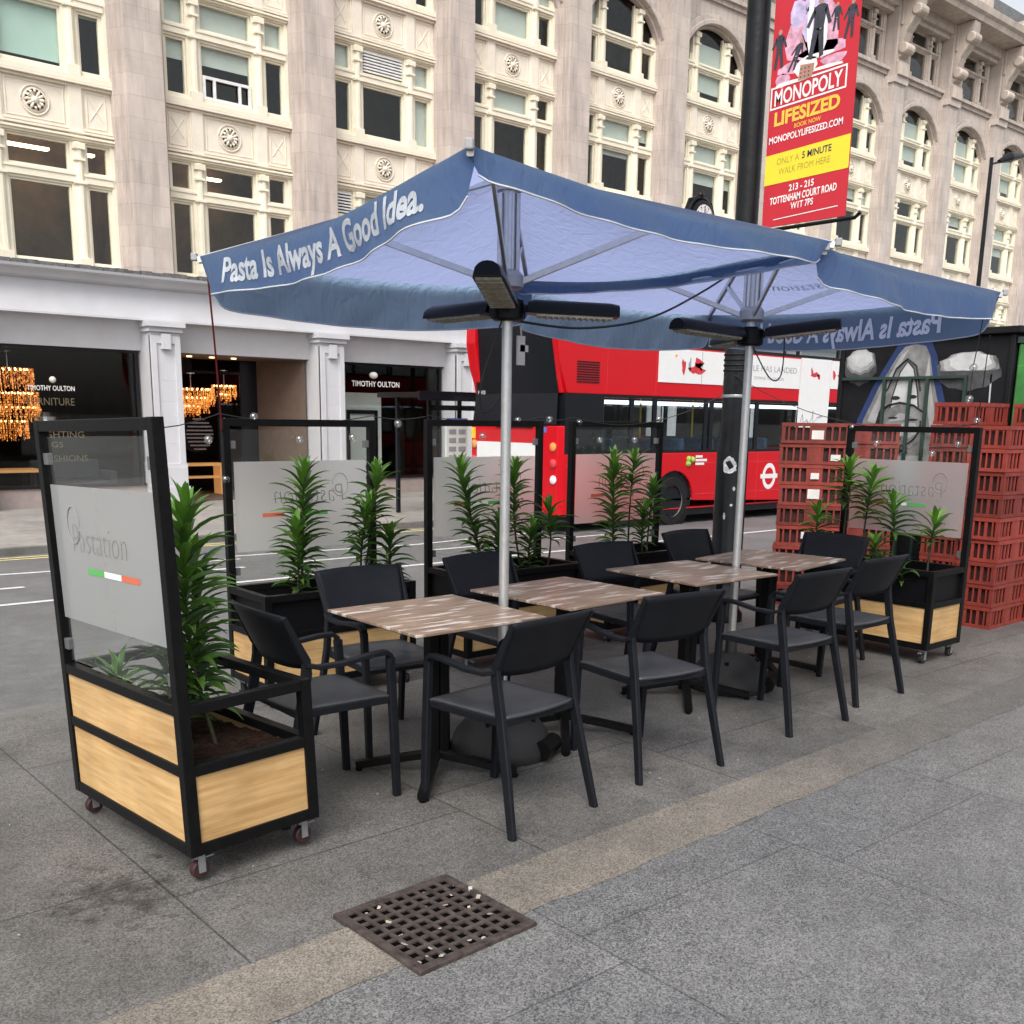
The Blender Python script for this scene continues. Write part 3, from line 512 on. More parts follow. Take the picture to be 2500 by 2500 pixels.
for z in (.95, 1.4, 1.85, 2.3): mb.box(-.2, .2, -.664, -.655, z, z + .008)
sp_ = mb.build('shop_pilaster', M['white'], bld, bevel=.01); part_copies(sp_, [bx(n - .5) + .05 for n in range(0, 17)])
def shopwin():
    mb = MB(); mb.box(-1.72, 1.72, -.16, .06, -.45, -.0)
    o = mb.build('shop_window', M['plinth'], bld)
    mb = MB(); mb.box(-1.72, 1.72, -.2, .08, .0, .06)
    for xa in (-1.72, 1.66): mb.box(xa, xa + .06, -.06, .06, .06, 2.92)
    mb.box(-1.66, 1.66, -.06, .06, 2.86, 2.92); mb.build('frame', M['busdark'], o)
    mb = MB(); mb.box(-1.66, 1.66, .0, .004, .06, 2.86); mb.build('pane', M['shopglass'], o); return o
sw = shopwin(); part_copies(sw, [bx(n) for n in NB if n != 2])
# entrance bay
e = bx(2); mb = MB()
mb.box(e - 1.72, e + 1.72, -.1, 2.4, -.45, -.36); mb.add([(e + 1.2, 1.5, -.36), (e + 1.72, -.05, -.36), (e + 1.72, -.05, 2.92), (e + 1.2, 1.5, 2.92)], [(0, 1, 2, 3)]); mb.box(e - 1.72, e + 1.72, -.1, 1.7, 2.9, 2.96)
mb.build('entrance', M['shopbrown'], bld)
mb = MB(); mb.box(e - 1.72, e - .5, 1.5, 1.55, 2.55, 2.9); mb.box(e + .75, e + 1.2, 1.5, 1.55, -.36, 2.9); mb.box(e + .1, e + .16, 1.48, 1.55, -.36, 2.6); mb.box(e - 1.7, e + .75, 1.48, 1.54, 2.55, 2.62)
d_ = mb.build('door', M['busdark'], bld); mb = MB(); mb.box(e + .16, e + .75, 1.5, 1.504, -.3, 2.55); mb.build('pane', M['shopglass'], d_); mb = MB(); mb.tube([(e + .25, 1.42, .6), (e + .25, 1.42, 1.5)], .02, 8); mb.build('handle', M['chrome'], d_)
mb = MB(); mb.box(XL, XR, 4.6, 4.7, -.4, 4.2); mb.box(XL, XR, .25, 4.6, -.42, -.38); mb.box(XL, XR, .25, 4.6, 2.96, 3.02)
for n in range(0, 17):
    if n not in (2, 3): mb.box(bx(n - .5) - .1, bx(n - .5) + .1, .12, 4.6, -.38, 2.96)
mb.build('shop_interior', M['shopdark'], bld)
mb = MB()
for q in (.2, .7, 1.2): mb.lathe([(.06, 0), (.06, .02)], 12, (e - 1.2 + 1.1 * q, .5, 2.875))
mb.build('downlight', M['bulbwarm'], bld)
# lettering on the shop glass
def wall_text(parent, items, mname, y):
    mb = MB()
    for s, x, z, w, h, b in items: put_text(mb, s, lambda a, c, x=x, z=z: (x + a, y, z + c), w, h, b)
    return mb.build('lettering', M[mname], parent)
wall_text(bld, [('TIMOTHY OULTON', 6.42, 2.02, .95, .105, .012), ('TIMOTHY OULTON', bx(3) - 1.06, 2.34, 1.45, .14, .012)], 'btxt', -.012)
wall_text(bld, [('FURNITURE', 6.40, 1.72, .95, .16, .0), ('LIGHTING', 6.55, 1.05, .95, .14, .0), ('RUGS', 6.55, .85, .5, .12, .0), ('CUSHIONS', 6.55, .55, 1.0, .14, .0)], 'goldtxt', -.010)
mb = MB(); mb.sphere((6.93, -.03, 2.24), .07, 12, 8); mb.build('shop_emblem', M['label'], bld)
mb = MB(); mb.sphere((bx(3) - .42, -.03, 2.62), .11, 12, 8, .8); mb.build('shop_emblem', M['label'], bld)
# things inside the shop
def chandelier(label, cx, cy, z0, z1, tiers, seed, em='amber'):
    t = thing('chandelier', label, 'chandelier', (cx, cy, z1 + .35), 0); g = random.Random(seed)
    mb = MB(); mb.tube([(0, 0, 0), (0, 0, -.36)], .015, 6); mb.lathe([(.12, -.02), (.12, 0)], 12); mb.build('rod', M['chrome'], t)
    mb = MB(); hb = MB()
    for r, za, zb in tiers:
        n = max(20, int(2 * math.pi * r / .030))
        for i in range(n):
            a = 2 * math.pi * i / n + g.random() * .1; rr = r * (.9 + .13 * g.random()); z = zb - z1 - .35; L = (zb - za) * (.7 + .4 * g.random())
            for q in range(int(max(1, L / .05))):
                if g.random() < .22: continue
                mb.box(-.007, .007, -.005, .005, -.036, 0, Matrix.Translation((rr * math.cos(a), rr * math.sin(a), z - q * .05 - .02 * g.random())) @ Matrix.Rotation(a + .9 * g.random(), 4, 'Z') @ Matrix.Rotation(.5 * (g.random() - .5), 4, 'X'))
        for i in range(int(n / 5)): a = 2 * math.pi * i / (n / 5); hb.sphere((r * .8 * math.cos(a), r * .8 * math.sin(a), zb - z1 - .38), .022, 6, 4)
    mb.build('crystals', M[em], t); hb.build('bulb', M['bulbwarm'], t)
    return t
chandelier('tall tiered amber glass chandelier lit in the left shop window', 6.42, 24.3, .95, 2.5, [(.50, 2.0, 2.5), (.56, 1.6, 2.0), (.60, 1.35, 1.7), (.34, .95, 1.4)], 1)
chandelier('wide lit amber chandelier inside the shop entrance', 10.55, 24.4, 1.55, 2.2, [(.55, 1.75, 2.2), (.42, 1.6, 2.0), (.2, 1.5, 1.8)], 2)
chandelier('amber chandelier hanging just right of the wide one in the entrance', 11.45, 24.5, 1.9, 2.3, [(.3, 1.95, 2.3), (.16, 1.85, 2.1)], 5)
chandelier('small golden chandelier near the brown side of the shop entrance', 12.75, 25.2, 1.55, 2.3, [(.3, 1.8, 2.25), (.16, 1.55, 1.9)], 3)
t = thing('wall_mirror', 'round striped mirror glinting inside the shop entrance', 'mirror', (10.63, 24.35, 1.1))
mb = MB()
for q in range(9):
    z = -.36 + .09 * q; w = math.sqrt(max(.0, .42 ** 2 - z * z)); mb.box(-w * .9 + .1, w, 0, .03, z - .02, z + .02)
mb.build('slats', M['chrome'], t); mb = MB(); mb.lathe([(.44, .04), (.44, .07)], 24, (0, 0, 0), 'y'); mb.build('back_disc', M['shopdark'], t)
t = thing('console_table', 'warm lit side table inside the shop entrance', 'table', (10.7, 24.4, -.38)); mb = MB(); mb.box(-.55, .6, -.25, .25, .72, .78); mb.build('tabletop', M['gold'], t); mb = MB()
for q in (-.45, .45): mb.box(q - .03, q + .03, -.2, .2, 0, .72)
mb.box(-.4, .4, -.2, .2, .42, .46); mb.build('base', M['gold'], t)
t = thing('sofa', 'dark sofa behind the left shop window glass', 'sofa', (7.6, 24.4, -.38)); mb = MB(); mb.box(-.75, .75, -.4, .4, .15, .45); mb.build('seat', M['sofa'], t, bevel=.04); mb = MB(); mb.box(-.75, .75, .3, .5, .45, .9); mb.build('backrest', M['sofa'], t, bevel=.05)
mb = MB()
for s in (-1, 1): mb.box(s * .75, s * .92, -.4, .5, .1, .65)
mb.build('armrest', M['sofa'], t, bevel=.04)
t = thing('display_table', 'low display table behind the left shop window glass', 'table', (6.1, 24.0, -.38)); mb = MB(); mb.box(-.7, .7, -.4, .4, .68, .74); mb.build('tabletop', M['gold'], t); mb = MB(); [mb.box(x - .03, x + .03, y - .03, y + .03, 0, .68) for x in (-.6, .6) for y in (-.3, .3)]; mb.build('base', M['busdark'], t)
t = thing('table_lamp', 'small lamp with a dark banded shade in the left shop window', 'lamp', (6.95, 23.7, .36)); mb = MB(); mb.lathe([(.12, 0), (.1, .03), (.04, .2), (.05, .5), (.02, .9)], 14); mb.build('lamp_base', M['sofa'], t, smooth=True); mb = MB(); mb.lathe([(.24, .9), (.24, 1.0), (.22, 1.05), (.22, 1.12), (.14, 1.22)], 18); mb.build('lamp_shade', M['chrome'], t)
t = thing('framed_panel', 'pale panel with a dark frame in the shop window left of the bus', 'picture', (bx(3) + .1, 23.9, -.3)); mb = MB(); mb.box(-1.0, .35, .06, .1, .0, 2.5); mb.build('panel', M['blind'], t); mb = MB()
for x0, x1, z0, z1 in ((-.75, .2, 1.95, 2.05), (-.75, .2, .5, .6), (-.75, -.67, .6, 1.95), (.12, .2, .6, 1.95)): mb.box(x0, x1, 0, .05, z0, z1)
mb.build('frame', M['busdark'], t)
# ------------------------------------------------------------------ red double decker bus
BX, BYs = 12.25, 13.0
BZ = rz_(BX, 14.2)
bus = thing('double_decker_bus', 'red double decker bus with a white advert along its side', 'bus', (BX, BYs, BZ))
zo = -BZ       # world z -> local
LB, WB = 10.4, 2.5
def zz(z): return z + zo
sill, wtop, mtop, utop, rtop = zz(1.0), zz(2.03), zz(2.93), zz(3.72), zz(4.02)
w1, w2 = 2.92, 8.3; WR = .48; wzc = .49
mb = MB()
def sidepoly(): 
    p = [(0.02, .34), (w1 - .58, .34)]
    for wx in (w1, w2):
        p += [(wx + .58 * math.cos(a), max(.34, wzc + .58 * math.sin(a))) for a in np.linspace(math.pi, 0, 15)]
        p += [((w2 - .58) if wx == w1 else LB, .34)]
    return p + [(LB, sill), (.02, sill)]
for y0, y1 in ((0, .05), (WB - .05, WB)): mb.prism(sidepoly(), lambda a, b, d: (a, d, b), y0, y1)
mb.box(.02, LB, .05, WB - .05, .33, .36)
# rear lower hatch, front
mb.box(-.10, .02, .06, WB - .06, .36, zz(1.48)); mb.prism([(-.10, .06), (.02, 0), (.02, .06)], lambda a, b, d: (a, b, d), .36, zz(1.48)); mb.prism([(-.10, WB - .06), (.02, WB), (.02, WB - .06)], lambda a, b, d: (a, b, d), .36, zz(1.48))
mb.box(LB - .06, LB, .05, WB - .05, .36, sill)
# band between the decks
for y0, y1 in ((0, .06), (WB - .06, WB)): mb.prism([(.06, wtop), (LB, wtop), (LB, mtop), (-.20, mtop), (-.12, zz(2.5))], lambda a, b, d: (a, d, b), y0, y1)
mb.box(LB - .06, LB, .06, WB - .06, wtop, mtop)
# upper deck posts near the rear, roof
for y0, y1 in ((0, .06), (WB - .06, WB)):
    mb.prism([(-.2, mtop), (.95, mtop), (.75, utop), (-.16, utop)], lambda a, b, d: (a, d, b), y0, y1)
mb.prism([(0.0, utop), (.0, utop + .06), (.06, rtop - .1), (.25, rtop), (WB - .25, rtop), (WB - .06, rtop - .1), (WB, utop + .06), (WB, utop)], lambda a, b, d: (d, a, b), -.16, LB)
# red side lights of the rear wrap
mb.prism([(-.2, mtop), (-.02, wtop), (.06, wtop), (.06, mtop)], lambda a, b, d: (a, d, b), .06, .16); mb.prism([(-.2, mtop + .6), (-.2, mtop), (-.02, wtop), (.06, wtop), (.06, mtop + .6)], lambda a, b, d: (a, d, b), WB - .26, WB - .06)
mb.build('body', M['busred'], bus, bevel=.015)
mb = MB()
for y0, y1 in ((.006, .05), (WB - .05, WB - .006)):
    mb.box(.02, LB, y0, y1, sill, sill + .05); mb.box(.02, LB, y0, y1, wtop - .05, wtop); mb.box(.02, .95, y0 + .001, y1 - .001, sill + .05, wtop - .05)
    for x in (1.68, 2.30, 3.78, 3.95, 5.4, 6.9, 8.4, 9.9): mb.box(x - .05, x + .05, y0 + .001, y1 - .001, sill + .05, wtop - .05)
    mb.box(.95, LB, y0, y1, mtop, mtop + .06); mb.box(.75, LB, y0, y1, utop - .05, utop)
    for x in (2.2, 3.7, 5.2, 6.7, 8.2, 9.7): mb.box(x - .04, x + .04, y0 + .001, y1 - .001, mtop + .06, utop - .05)
mb.box(.02, .06, .05, WB - .05, zz(1.48), wtop); mb.box(LB - .05, LB, .05, WB - .05, sill, wtop); mb.box(.1, LB, .1, WB - .1, .2, .33)
for wx in (w1, w2):
    for y0, y1 in ((.06, .5), (WB - .5, WB - .06)): mb.lathe([(.57, y0), (.57, y1)], 20, (wx, 0, wzc), 'y')
mb.build('trim', M['busdark'], bus)
def pane(x0, x1, y, z0, z1, nm='window'):
    m_ = MB(); m_.box(x0, x1, y, y + .006, z0, z1); return m_.build(nm, M['busglass'], bus)
for y in (.02, WB - .026):
    for x0, x1 in ((.95, 1.63), (1.73, 2.25), (2.35, 3.73), (4.0, 5.35), (5.45, 6.85), (6.95, 8.35), (8.45, 9.85)): pane(x0, x1, y, sill + .05, wtop - .05)
    for x0, x1 in ((.9, 2.16), (2.24, 3.66), (3.74, 5.16), (5.24, 6.66), (6.74, 8.16), (8.24, 9.66)): pane(x0, x1, y, mtop + .06, utop - .05)
mb = MB(); mb.add([(-.10, .1, zz(1.50)), (-.10, WB - .1, zz(1.50)), (-.04, WB - .14, wtop), (-.17, WB - .16, utop - .02), (-.17, .16, utop - .02), (-.04, .14, wtop)], [(0, 1, 2, 5), (5, 2, 3, 4)]); mb.build('rear_window', M['busdark'], bus, solid=.012)
mb = MB(); mb.box(LB - .03, LB - .024, .06, WB - .06, sill, wtop); mb.box(LB - .03, LB - .024, .06, WB - .06, mtop, utop); mb.build('windscreen', M['busglass'], bus)
mb = MB(); mb.box(.1, LB - .1, .06, WB - .06, .5, .54); mb.box(.1, LB - .1, .06, WB - .06, wtop + .12, wtop + .16); mb.box(1.0, 1.05, .1, WB - .1, .54, wtop); mb.build('interior_floor', M['busin'], bus)
mb = MB()
for y in (.45, 1.95): mb.box(1.3, LB - .5, y - .03, y + .03, wtop - .12, wtop - .08)
mb.build('strip_light', M['striplight'], bus)
for x in (1.5, 2.6, 3.5, 4.4, 5.3, 6.2):
    for y in (.3, 1.6):
        m_ = MB(); m_.box(x, x + .42, y, y + .8, .85, 1.0); m_.box(x - .08, x + .04, y, y + .8, 1.0, 1.68); m_.build('seat', M['seatb'], bus, bevel=.04)
mb = MB()
for x in (1.9, 3.2, 4.8): mb.tube([(x, 1.2, .54), (x, 1.2, wtop)], .018, 6)
mb.build('handrail', M['yellow'], bus)
for wx in (w1, w2):
    for s, y in ((1, 0.03), (-1, WB - .03)):
        w = MB(); w.lathe([(.30, 0), (.44, 0), (.48, .04), (.48, .24), (.44, .28), (.2, .28)], 32, (wx, y if s > 0 else y - .28, wzc), 'y', cap=False); wo = w.build('wheel', M['tyre'], bus, smooth=True)
        w = MB(); w.lathe([(.30, .0), (.305, .03), (.27, .05), (.25, .13), (.12, .14), (.11, .05), (.06, .045), (.001, .045)], 28, (wx, y if s > 0 else y - .05, wzc), 'y', cap=False)
        for q in range(10): a = q * math.pi / 5; w.lathe([(.018, .03), (.018, .05)], 6, (wx + .275 * math.cos(a), y if s > 0 else y - .05, wzc + .275 * math.sin(a)), 'y')
        w.build('rim', M['rim'], wo, smooth=True)
# adverts on the side
mb = MB(); mb.box(2.33, 6.78, -.012, .0, zz(2.29), zz(2.90)); mb.box(6.80, 7.92, -.014, .0, zz(1.42), zz(2.93)); mb.box(7.94, 10.3, -.012, 0, zz(2.33), zz(2.92)); ad = mb.build('advert', M['ad'], bus)
mb = MB()
for x in (3.55, 5.05): mb.box(x, x + .012, -.014, -.012, zz(2.30), zz(2.89))
for s, x, z, w, h in (('C', 4.52, 2.62, .12, .13), ('LE HAS LANDED', 5.15, 2.60, 1.5, .12), ('COMING TO LONDON', 5.2, 2.44, 1.0, .06)): put_text(mb, s, lambda a, b, x=x, z=z: (x + a, -.0145, zz(z + b)), w, h)
mb.build('advert_print', M['adgrey'], ad); mb = MB()
mb.tube([(6.9 + .0, -.016, zz(1.62)), (6.95, -.016, zz(1.80)), (7.0, -.016, zz(1.60)), (7.12, -.016, zz(1.66)), (7.2, -.016, zz(1.58)), (7.3, -.016, zz(1.68)), (7.34, -.016, zz(1.85)), (7.36, -.016, zz(1.58)), (7.5, -.016, zz(1.72)), (7.7, -.016, zz(1.74))], .012, 5)
mb.build('advert_print', M['adgrey'], ad)
mb = MB()
def blot(x, z, w, h, n=9, k=0): mb.prism([(x + w * (.8 + .3 * math.sin(i * 2.3 + k)) * math.cos(2 * math.pi * i / n), zz(z) + h * (.8 + .3 * math.cos(i * 1.7 + k)) * math.sin(2 * math.pi * i / n)) for i in range(n)], lambda a, b, d: (a, d, b), -.0155, -.0125)
blot(3.02, 2.6, .075, .17); blot(3.40, 2.55, .26, .12, 11, 2); blot(3.45, 2.68, .16, .1, 9, 1); blot(7.35, 2.60, .20, .06, 9, 3); blot(7.2, 2.66, .05, .10, 7, 2); blot(7.46, 2.56, .06, .09, 7, 1); blot(8.05, 2.62, .07, .12, 8, 1); blot(8.35, 2.62, .16, .1, 8, 5)
mb.build('advert_figure', M['adred'], ad)
mb = MB(); blot(2.80, 2.78, .04, .04, 6); mb.build('advert_badge', M['orange'], ad)
mb = MB(); blot(3.20, 2.62, .05, .17, 9, 4); blot(3.52, 2.62, .08, .1, 9, 6); mb.build('advert_shade', M['adgrey'], ad)
# roundel, operator mark, vents, lights
mb = MB(); rx, rz0 = 5.93, zz(.49); an = np.linspace(0, 2 * math.pi, 33)
for a, b in zip(an, an[1:]): mb.add([(rx + kx * math.cos(q), -.004, rz0 + kz * math.sin(q)) for q, kx, kz in ((a, .23, .27), (b, .23, .27), (b, .15, .18), (a, .15, .18))], [(0, 1, 2, 3)])
mb.box(rx - .29, rx + .29, -.007, .0, rz0 - .045, rz0 + .045)
mb.build('roundel', M['ad'], bus)
mb = MB()
for i, (x, z, w) in enumerate(((3.52, .90, .20), (3.52, .83, .34), (3.52, .76, .26))): mb.box(x, x + w, -.006, 0, zz(z), zz(z + .045))
mb.build('operator_mark', M['ad'], bus)
mb = MB(); 
for a in (.6, 2.2, 3.9): mb.sphere((3.36 + .08 * math.cos(a), -.0, zz(.83) + .06 * math.sin(a)), .062, 10, 6)
mb.build('operator_leaf', M['green'], bus)
mb = MB()
for q in range(9): z = zz(2.22) + .042 * q; mb.box(.26, .80, -.012, .0, z, z + .018)
for q in range(6): z = zz(1.35) + .04 * q; mb.box(.98, 1.5, .0, .019, z, z + .02)
mb.build('vent', M['busdark'], bus)
mb = MB()
for z in (.80, .20): mb.box(.05, w1 - .62, -.004, .0, zz(z) - .01, zz(z) + .006); mb.box(w1 + .62, w2 - .62, -.004, .0, zz(z) - .01, zz(z) + .006)
for x in (1.0, 2.28): mb.box(x - .004, x + .004, -.003, .0, wtop + .03, mtop - .03)
for x in (1.2, 4.4, 5.5, 6.6): mb.box(x - .004, x + .004, -.003, .0, .37, sill - .03)
mb.box(3.1, 3.5, -.003, 0, .95, .955) if False else None
mb.build('side_seam', M['adred'], bus)
for z, m_, y in ((1.12, 'orange', .16), (.84, 'redlens', .15), (.56, 'ad', .14), (1.12, 'orange', WB - .16), (.84, 'redlens', WB - .15), (.56, 'ad', WB - .14)):
    w = MB(); w.lathe([(.075, 0), (.075, -.02), (.05, -.035), (.001, -.04)], 18, (-.10, y, zz(z)), 'x', cap=False); w.build('rear_light', M[m_], bus, smooth=True)
mb = MB(); mb.box(-.112, -.10, .52, 2.26, zz(.72), zz(1.17)); a2 = mb.build('rear_advert', M['ad'], bus)
mb = MB(); put_text(mb, 'This is L', lambda a, b: (-.1135, 2.15 - a, zz(.80) + b), .5, .075); mb.build('advert_print', M['adgrey'], a2)
mb = MB(); mb.box(-.108, -.10, 2.32, 2.44, zz(1.22), zz(1.42)); mb.build('yellow_notice', M['yellow'], bus)
mb = MB(); mb.box(-.108, -.10, .34, .46, zz(1.36), zz(1.46)); mb.build('blue_notice', M['blue'], bus)
mb = MB(); mb.box(-.108, -.10, .34, .46, zz(1.465), zz(1.475)); mb.box(-.13, -.1, .7, 1.7, zz(1.44), zz(1.455)); mb.build('hatch_trim', M['busdark'], bus)
mb = MB(); put_text(mb, 'WHV20', lambda a, b: (-.15, 2.2 - a, zz(2.02) + b), .22, .07); mb.build('fleet_number', M['ad'], bus)
# ------------------------------------------------------------------ bus shelter, far lamp, clock
t = thing('bus_shelter', 'dark framed bus shelter with a timetable panel left of the bus', 'bus shelter', (12.1, 16.75, -.37))
mb = MB(); mb.box(-.35, 1.9, -.2, 1.3, 2.34, 2.44); mb.box(-.4, 1.95, -.25, -.2, 2.28, 2.46); mb.build('roof', M['busdark'], t)
mb = MB(); [mb.box(x, x + .07, y, y + .07, 0, 2.34) for x in (0, 1.6) for y in (0, 1.1)]; mb.box(.07, 1.6, .02, .05, 2.1, 2.2); mb.build('post', M['busdark'], t)
mb = MB(); mb.box(.42, .95, -.03, .02, .7, 1.95); pn = mb.build('timetable_panel', M['ad'], t)
mb = MB(); mb.box(.42, .95, -.034, -.03, 1.84, 1.95); mb.build('header', M['blue'], pn)
mb = MB(); [mb.box(.48 + (.24 if q % 2 else 0), .66 + (.24 if q % 2 else 0), -.034, -.03, .78 + .17 * (q // 2), .88 + .17 * (q // 2)) for q in range(12)]; mb.build('print', M['adgrey'], pn)
mb = MB(); mb.box(.07, 1.6, 1.12, 1.126, .3, 2.2); mb.build('glass', M['shopglass'], t)
t = thing('street_lamp', 'slender black street lamp on the far pavement at right', 'street lamp', (34.6, 17, -.37))
mb = MB(); mb.tube([(0, 0, 0), (0, 0, .9), (0, 0, 1.0), (0, 0, 10.4)], [.14, .14, .09, .06], 10); mb.tube([(0, 0, 10.2), (.8, 0, 10.42), (1.4, 0, 10.5)], .035, 6); mb.build('pole', M['lamp'], t)
mb = MB(); mb.tube([(.5, 0, 10.36), (1.2, 0, 10.6), (2.4, 0, 10.85)], [.06, .16, .05], 10); mb.build('lamp_head', M['lamp'], t)
t = thing('street_clock', 'ornate black street clock showing above the front parasol', 'clock', (20.3, 17, -.62))
mb = MB(); mb.tube([(0, 0, 0), (0, 0, .8), (0, 0, 6.4)], [.16, .09, .06], 10); mb.build('post', M['lamp'], t)
mb = MB(); mb.lathe([(.36, -.14), (.42, -.12), (.42, .12), (.36, .14)], 24, (0, 0, 6.95), 'y'); mb.tube([(.46 * math.cos(a), 0, 6.95 + .48 * math.sin(a)) for a in np.linspace(-.3, math.pi + .3, 16)], .07, 6); mb.sphere((0, 0, 7.5), .09, 8, 6)
mb.tube([(-.1, 0, 7.42), (-.4, 0, 7.36), (-.52, 0, 7.1)], .035, 6); mb.tube([(.1, 0, 7.42), (.4, 0, 7.36), (.52, 0, 7.1)], .035, 6); mb.box(-.3, .3, -.1, .1, 6.38, 6.55); ck = mb.build('case', M['lamp'], t, smooth=True)
mb = MB(); mb.lathe([(.32, -.15), (.32, -.145)], 24, (0, 0, 6.95), 'y'); mb.build('dial', M['sticker'], t); mb = MB(); mb.box(-.012, .012, -.16, -.155, 6.95, 7.2); mb.box(-.01, .16, -.16, -.155, 6.94, 6.96)
for q in range(12): a = q * math.pi / 6; mb.box(-.012 + .27 * math.cos(a), .012 + .27 * math.cos(a), -.158, -.152, 6.93 + .27 * math.sin(a), 6.97 + .27 * math.sin(a))
mb.build('clock_hand', M['lamp'], t)
# ------------------------------------------------------------------ lamp column with banner
LX, LY = 6.7, 5.15
t = thing('lamp_column', 'stout black lamp column with old stickers behind the back row of chairs', 'lamp post', (LX, LY, pz(LX, LY)))
mb = MB(); mb.lathe([(.155, 0), (.155, .06), (.125, .1), (.125, 1.35), (.12, 1.38), (.105, 1.5), (.105, 2.3), (.095, 2.34), (.088, 2.6), (.083, 9.0)], 24); mb.build('shaft', M['lamp'], t, smooth=True)
mb = MB()
for z in (1.98, 2.02, 2.06, 2.10): mb.lathe([(.109, z), (.113, z + .008), (.109, z + .016)], 24, cap=False)
mb.build('cable_band', M['kiosk'], t); mb = MB(); mb.lathe([(.108, 1.78), (.111, 1.785), (.111, 1.80), (.108, 1.805)], 24, cap=False); mb.build('steel_strap', M['strap'], t)
def stick(z, a, w, h, seed):
    g = random.Random(seed); p = [(w * (.75 + .3 * g.random()) * math.cos(2 * math.pi * i / 12), h * (.75 + .3 * g.random()) * math.sin(2 * math.pi * i / 12)) for i in range(12)]
    p = [(a_ + (b_ - a_) * q, c_ + (d_ - c_) * q) for (a_, c_), (b_, d_) in zip(p, p[1:] + p[:1]) for q in (0, .5)]; p = [(a_ * g.uniform(.88, 1.08), c_ * g.uniform(.88, 1.08)) for a_, c_ in p]
    m_ = MB(); r = .1275 if z < 1.36 else .1075; m_.prism(p, lambda u, v, d: ((r + d) * math.cos(a + u / r), (r + d) * math.sin(a + u / r), z + v), 0, .002); m_.build('sticker', M['sticker'], t)
va = math.atan2(-LY, -LX)
stick(1.26, va - .15, .066, .075, 4); stick(1.08, va + .2, .012, .02, 9); stick(.86, va - .3, .010, .03, 6); stick(.95, va + .1, .012, .012, 3)
t = thing('banner', 'red and yellow vertical banner hung from the lamp column', 'banner', (LX, LY, 0))
mb = MB(); mb.box(-.006, .006, -.85, -.15, 3.02, 5.1)
pn = mb.build('panel', M['bannerred'], t)
mb = MB()
for z in (3.0, 5.12):
    mb = MB(); mb.tube([(0, -.06, z), (0, -.93, z), (0, -.97, z + .03)], .014, 8); mb.build('arm', M['lamp'], t)
bf = lambda a, b: (-.0085, -.15 - a, b)           # banner face, a to the right along the banner
mb = MB(); mb.prism([(0, 3.315), (.70, 3.335), (.70, 3.555), (0, 3.52)], lambda a, b, d: (d, -.15 - a, b), -.0080, -.0062); mb.build('yellow_band', M['banneryel'], pn)
mb = MB()
sk = lambda a, b: (-.0085, -.15 - a, b + .05 * a)
put_text(mb, 'MONOPOLY', lambda a, b: sk(.045 + a, 3.853 + b), .555, .105, .02)
for a0, a1, b0, b1 in ((.01, .635, 3.828, 3.840), (.01, .635, 3.968, 3.980), (.01, .022, 3.840, 3.968), (.623, .635, 3.840, 3.968)): mb.add([sk(a0, b0), sk(a1, b0), sk(a1, b1), sk(a0, b1)], [(0, 1, 2, 3)])
put_text(mb, 'MONOPOLYLIFESIZED.COM', lambda a, b: sk(.02 + a, 3.598 + b), .61, .046, .02)
put_text(mb, '213 - 215', lambda a, b: sk(.22 + a, 3.240 + b), .21, .046, .025); put_text(mb, 'TOTTENHAM COURT ROAD', lambda a, b: sk(.06 + a, 3.172 + b), .56, .050, .025); put_text(mb, 'W1T 7PS', lambda a, b: sk(.245 + a, 3.112 + b), .19, .046, .02)
mb.add([sk(.10, 3.06), sk(.64, 3.06), sk(.64, 3.066), sk(.10, 3.066)], [(0, 1, 2, 3)]); mb.build('lettering', M['btxt'], pn)
mb = MB(); put_text(mb, 'LIFESIZED', lambda a, b: sk(.055 + a, 3.715 + b), .54, .092, .035); mb.build('lettering', M['bgold'], pn); mb = MB(); put_text(mb, 'BOOK NOW', lambda a, b: sk(.23 + a, 3.664 + b), .22, .030, .01); mb.build('lettering', M['bgold'], pn)
mb = MB(); put_text(mb, 'ONLY A', lambda a, b: sk(.10 + a, 3.440 + b), .19, .047, .0); put_text(mb, 'WALK FROM HERE', lambda a, b: sk(.12 + a, 3.368 + b), .43, .047, .0); mb.build('lettering', M['bcap'], pn)
mb = MB(); put_text(mb, '5 MINUTE', lambda a, b: sk(.315 + a, 3.442 + b), .24, .047, .025); mb.build('lettering', M['bdark'], pn)
def blob(mname, name, shapes, dz):
    m_ = MB()
    for k, (x, z, w, h, nn) in enumerate(shapes):
        g = random.Random(k * 7 + int(x * 100)); m_.prism([(x + w * (.7 + .45 * g.random()) * math.cos(2 * math.pi * i / nn), z + h * (.7 + .45 * g.random()) * math.sin(2 * math.pi * i / nn)) for i in range(nn)], lambda a, b, d: (d, -.15 - a, b), -.006 - dz, -.0055)
    m_.build(name, M[mname], pn)
blob('bpink', 'printed_scene', [(.26, 4.25, .14, .2, 12), (.42, 4.28, .16, .22, 12), (.18, 4.08, .12, .05, 9), (.42, 4.15, .2, .05, 10), (.1, 4.02, .07, .05, 8), (.52, 4.07, .12, .035, 9)], .0008)
blob('blilac', 'printed_scene', [(.20, 4.42, .07, .1, 9), (.36, 4.5, .12, .12, 10), (.30, 4.35, .05, .16, 9)], .0012)
blob('btxt', 'printed_light', [(.31, 4.36, .03, .2, 9), (.40, 4.12, .15, .018, 9), (.45, 4.03, .17, .012, 9), (.16, 3.99, .12, .014, 9), (.43, 4.25, .025, .1, 8), (.30, 4.06, .1, .08, 8)], .0016)
